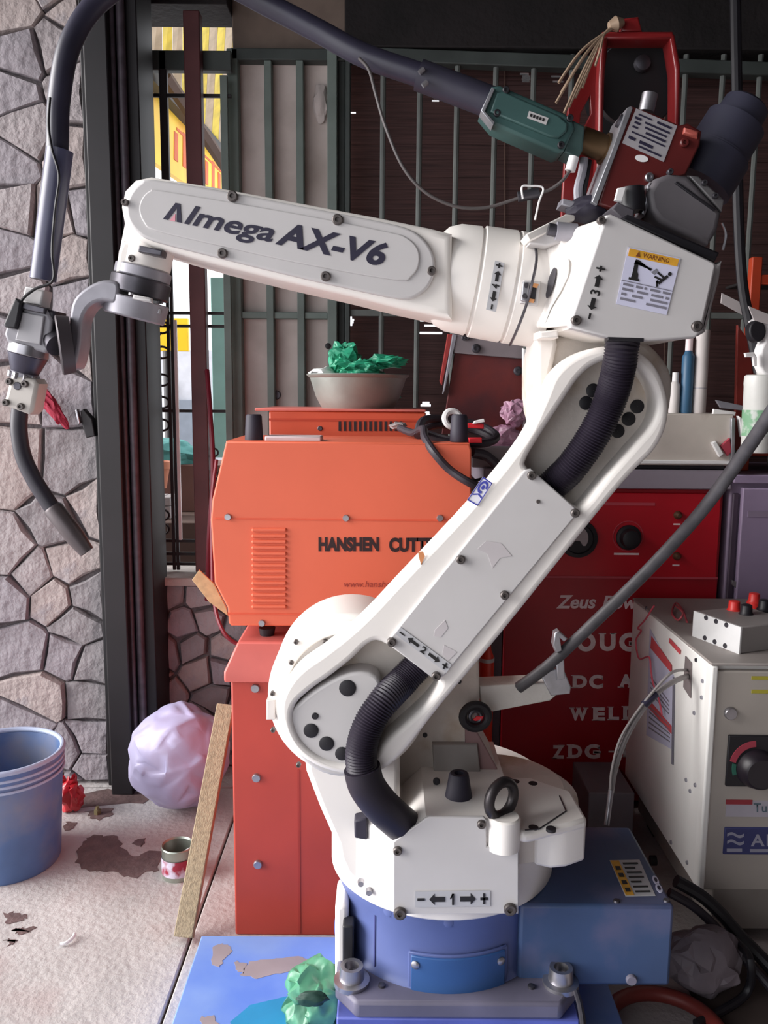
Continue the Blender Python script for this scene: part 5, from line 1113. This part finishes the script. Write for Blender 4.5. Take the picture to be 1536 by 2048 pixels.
MB().lathe(P(1514, 1538, Yf-.006), (0, -1, 0), [(0, .042), (.006, .040), (.024, .034), (.027, .030)], 40).put('dial', M('dial_black', (34, 28, 36), .4), dk)
m_arc = M('dial_red', (170, 62, 78), .6)
plate('dial_arc', arc(1514, 1538, 56, 196, 268, 14)+arc(1514, 1538, 44, 268, 196, 14), Yf-.0072, .0015, m_arc, dk, bev=0)
plate('dial_arc', arc(1514, 1538, 50, 165, 192, 6)+arc(1514, 1538, 42, 192, 165, 6), Yf-.0072, .0015, M('dial_green', (44, 104, 88), .6), dk, bev=0)
pbox('caption_plate', 1452, 1602, 1600, 1634, Yf-.001, .0016, M('caption_lilac', (176, 170, 180), .6), pfr, bevel=0)
pbox('caption_bar', 1452, 1600, 1505, 1609, Yf-.0016, .002, M('caption_red', (150, 48, 58), .6), pfr, bevel=0)
text('caption_text', 'Turbo', Q(Yf-.001, (1507, 1606), (1570, 1606), (1570, 1624), (1507, 1624)), M('caption_ink', (80, 100, 110), .6), pfr, bold=.01)
bp_ = pbox('brand_plate', 1448, 1656, 1640, 1710, Yf-.003, .005, M('brand_blue', (58, 62, 112), .5), pfr, bevel=.002)
m_bs = M('brand_silver', (166, 166, 184), .45, .3)
bq = Q(Yf-.003, (1448, 1656), (1494, 1656), (1494, 1710), (1448, 1710))
def wave(v, amp=.06, w=.07): 
    up_ = [(.14+.72*i/10, v+amp*math.sin(i/10*6.28)+w) for i in range(11)]; return up_+[(x, y-2*w*.7) for x, y in up_[::-1]]
decal('brand_swirl', bq, [wave(.72), wave(.45), rect(.12, .12, .78, .24)], m_bs, bp_)
text('brand_letter', 'A', Q(Yf-.003, (1501, 1668), (1529, 1668), (1529, 1692), (1501, 1692)), m_bs, bp_, bold=.02)
text('brand_letter', 'N', Q(Yf-.003, (1533, 1668), (1560, 1668), (1560, 1692), (1533, 1692)), m_bs, bp_, bold=.02)
decal('brand_bar', Q(Yf-.003, (1500, 1698), (1600, 1698), (1600, 1704), (1500, 1704)), [rect(0, 0, 1, 1)], m_bs, bp_)
# junction box and terminals on top
zj = zs1+.006
jb = thing('junction_box', 'grey junction box with a pale front plate on the cream power source', 'box', PZ(1470, 1290, zj))
c0, c1 = PZ(1388, 1272, zj+.0), PZ(1480, 1308, zj)
dx = (c1-c0); dx.z = 0; dxn = dx.normalized(); dyn = Vector((-dxn.y, dxn.x, 0)); hj = .058
MB().prism([c0, c1, c1+dyn*.14, c0+dyn*.14], (0, 0, hj)).put('body', M('jbox_grey', (140, 134, 132), .5, var=.08), jb, bevel=.003)
fq3 = [c0+Vector((0, 0, hj)), c1+Vector((0, 0, hj)), c1, c0]
decal('front_plate', fq3, [rect(-.01, -.0, 1.01, 1.0)], M('jbox_plate', (222, 222, 222), .4, .2), jb, out=-dyn, th=.004)
for u in (.28, .5, .72):
    for v in (.12, .9):
        cc = bil(fq3, u, v)-dyn*.004; MB().lathe(cc, -dyn, [(-.001, .006), (.002, .005)], 10).put('screw', m_steeld, jb)
for i, (px, py, mt) in enumerate(((1468, 1214, M('terminal_red', (210, 48, 44), .4)), (1508, 1198, M('terminal_red', (0, 0, 0))), (1492, 1222, m_black), (1528, 1212, m_black))):
    c = PZ(px, py+6, zj+hj)
    c.x = min(c.x, xs1-.02); MB().lathe((c.x, min(c.y, 2.02), zj), (0, 0, 1), [(0, .016), (hj+.0, .016), (hj+.004, .013), (hj+.02, .012), (hj+.022, .008)], 18).put('terminal', mt, jb)
rw = tag(MB().tube([PZ(1374, 1244, zj+.004), PZ(1366, 1222, zj+.012), PZ(1352, 1206, zj+.012), PZ(1344, 1226, zj+.004), PZ(1356, 1240, zj+.004), PZ(1366, 1226, zj+.02), PZ(1352, 1212, zj+.012)], .0026, 8).put('wire_loop', M('wire_red', (166, 70, 78), .5)), 'small loop of reddish wire lying on the power source top', 'wire')
xo = xs0-.012
tag(MB().tube([PX(1308, 1212, xo), PX(1290, 1240, xo), PX(1276, 1256, xo), PX(1282, 1262, xo), PX(1272, 1280, xo), PX(1274, 1304, xo), PX(1280, 1318, xo), PX(1298, 1314, xo), PX(1302, 1340, xo), PX(1306, 1366, xo), PX(1318, 1400, xo), PX(1324, 1430, xo)], .0022, 8).put('red_wire', M('wire_pink', (206, 84, 100), .5)), 'thin red wire dangling down the side of the cream power source', 'wire')
gcb = thing('grey_lead', 'pair of grey cables curving from the power source slot down to the floor box', 'cable', P(1214, 1640, 1.58))
m_gl = M('lead_grey', (128, 122, 122), .5, var=.2)
st_ = PX(1376, 1352, xs0-.004)
tube('wire', [st_, P(1350, 1362, 1.72), P(1316, 1384, 1.70), P(1282, 1424, 1.69), P(1250, 1480, 1.67), P(1230, 1540, 1.65), P(1222, 1586, 1.62)], .0058, m_gl, gcb, 10)
tube('wire', [PX(1374, 1340, xs0-.004), P(1346, 1344, 1.71), P(1316, 1372, 1.695), P(1274, 1424, 1.685), P(1240, 1480, 1.665), P(1224, 1540, 1.645), P(1221, 1580, 1.62)], .003, m_gl, gcb, 8)
rod('tape', P(1312, 1387, 1.70), P(1288, 1410, 1.69), .0085, m_ink, gcb, seg=12)
rod('ferrule', P(1222, 1580, 1.62), P(1213, 1650, 1.60), .0055, m_steel, gcb, seg=12)
tag(wbox('step_box', (P(1176, 1620, 1.98).x, P(1268, 1620, 1.98).x), (1.98, 2.16), (0, P(1220, 1586, 1.98).z), M('plinth_grey', (112, 104, 110), .7, var=.12)), 'low grey box on the floor before the crimson generator', 'box')
# clutter at the bottom right
fc_ = PZ(1460, 1990, 0)
bo2 = tag(wbox('dark_board', (.60, 1.05), (1.20, 1.58), (0, .014), M('dirty_board', (70, 58, 54), .9, var=.3)), 'dirty dark board lying on the floor at lower right', 'board')  # dark brown sheet laid where only floor shadow falls
tag(crumple('grey_sheet', Vector((P(1415, 1850, 1.5).x, 1.5, .075)), (.070, .055, .070), M('grey_film', (116, 106, 112), .6, var=.2), 9, .22, 4, 1.6, flat=.016, smooth=16), 'grey plastic lump under the corner of the cream power source', 'sheet')
pth = [P(1352, 1762, 1.58), P(1400, 1790, 1.575), P(1440, 1826, 1.565), P(1480, 1872, 1.55), P(1536, 1930, 1.52), P(1600, 2010, 1.47)]
bc = thing('black_harness', 'black cable harness running down in front of the cream power source', 'cable', Vector((.66, 1.5, 0)))
tube('lead', pth, .013, m_black, bc, 10)
tube('lead', [p+Vector((-.02, -.02, -.012)) for p in pth], .009, M('lead_rubber', (0, 0, 0)), bc, 10)
tube('lead', [PZ(1392, 2048, .02), PZ(1490, 1990, .03), PZ(1500, 1920, .1), P(1470, 1880, 1.53)], .008, m_black, bc, 10)
rh = PZ(1290, 2040, .03)
tag(MB().torus((rh.x+.03, rh.y-.02, .022), (0, 0, 1), .10, .014, 48, 12).put('red_hose', M('hose_brown_red', (120, 44, 38), .5, var=.2)), 'coil of dark red hose on the floor under the blue connection box', 'hose')
tag(MB().tube([P(1152, 1984, 1.255), P(1160, 2010, 1.23), P(1166, 2048, 1.2), P(1168, 2090, 1.17)], .005, 8).put('thin_cable', m_steeld), 'dark cord hanging beside the right anchor bolt of the robot', 'cable')
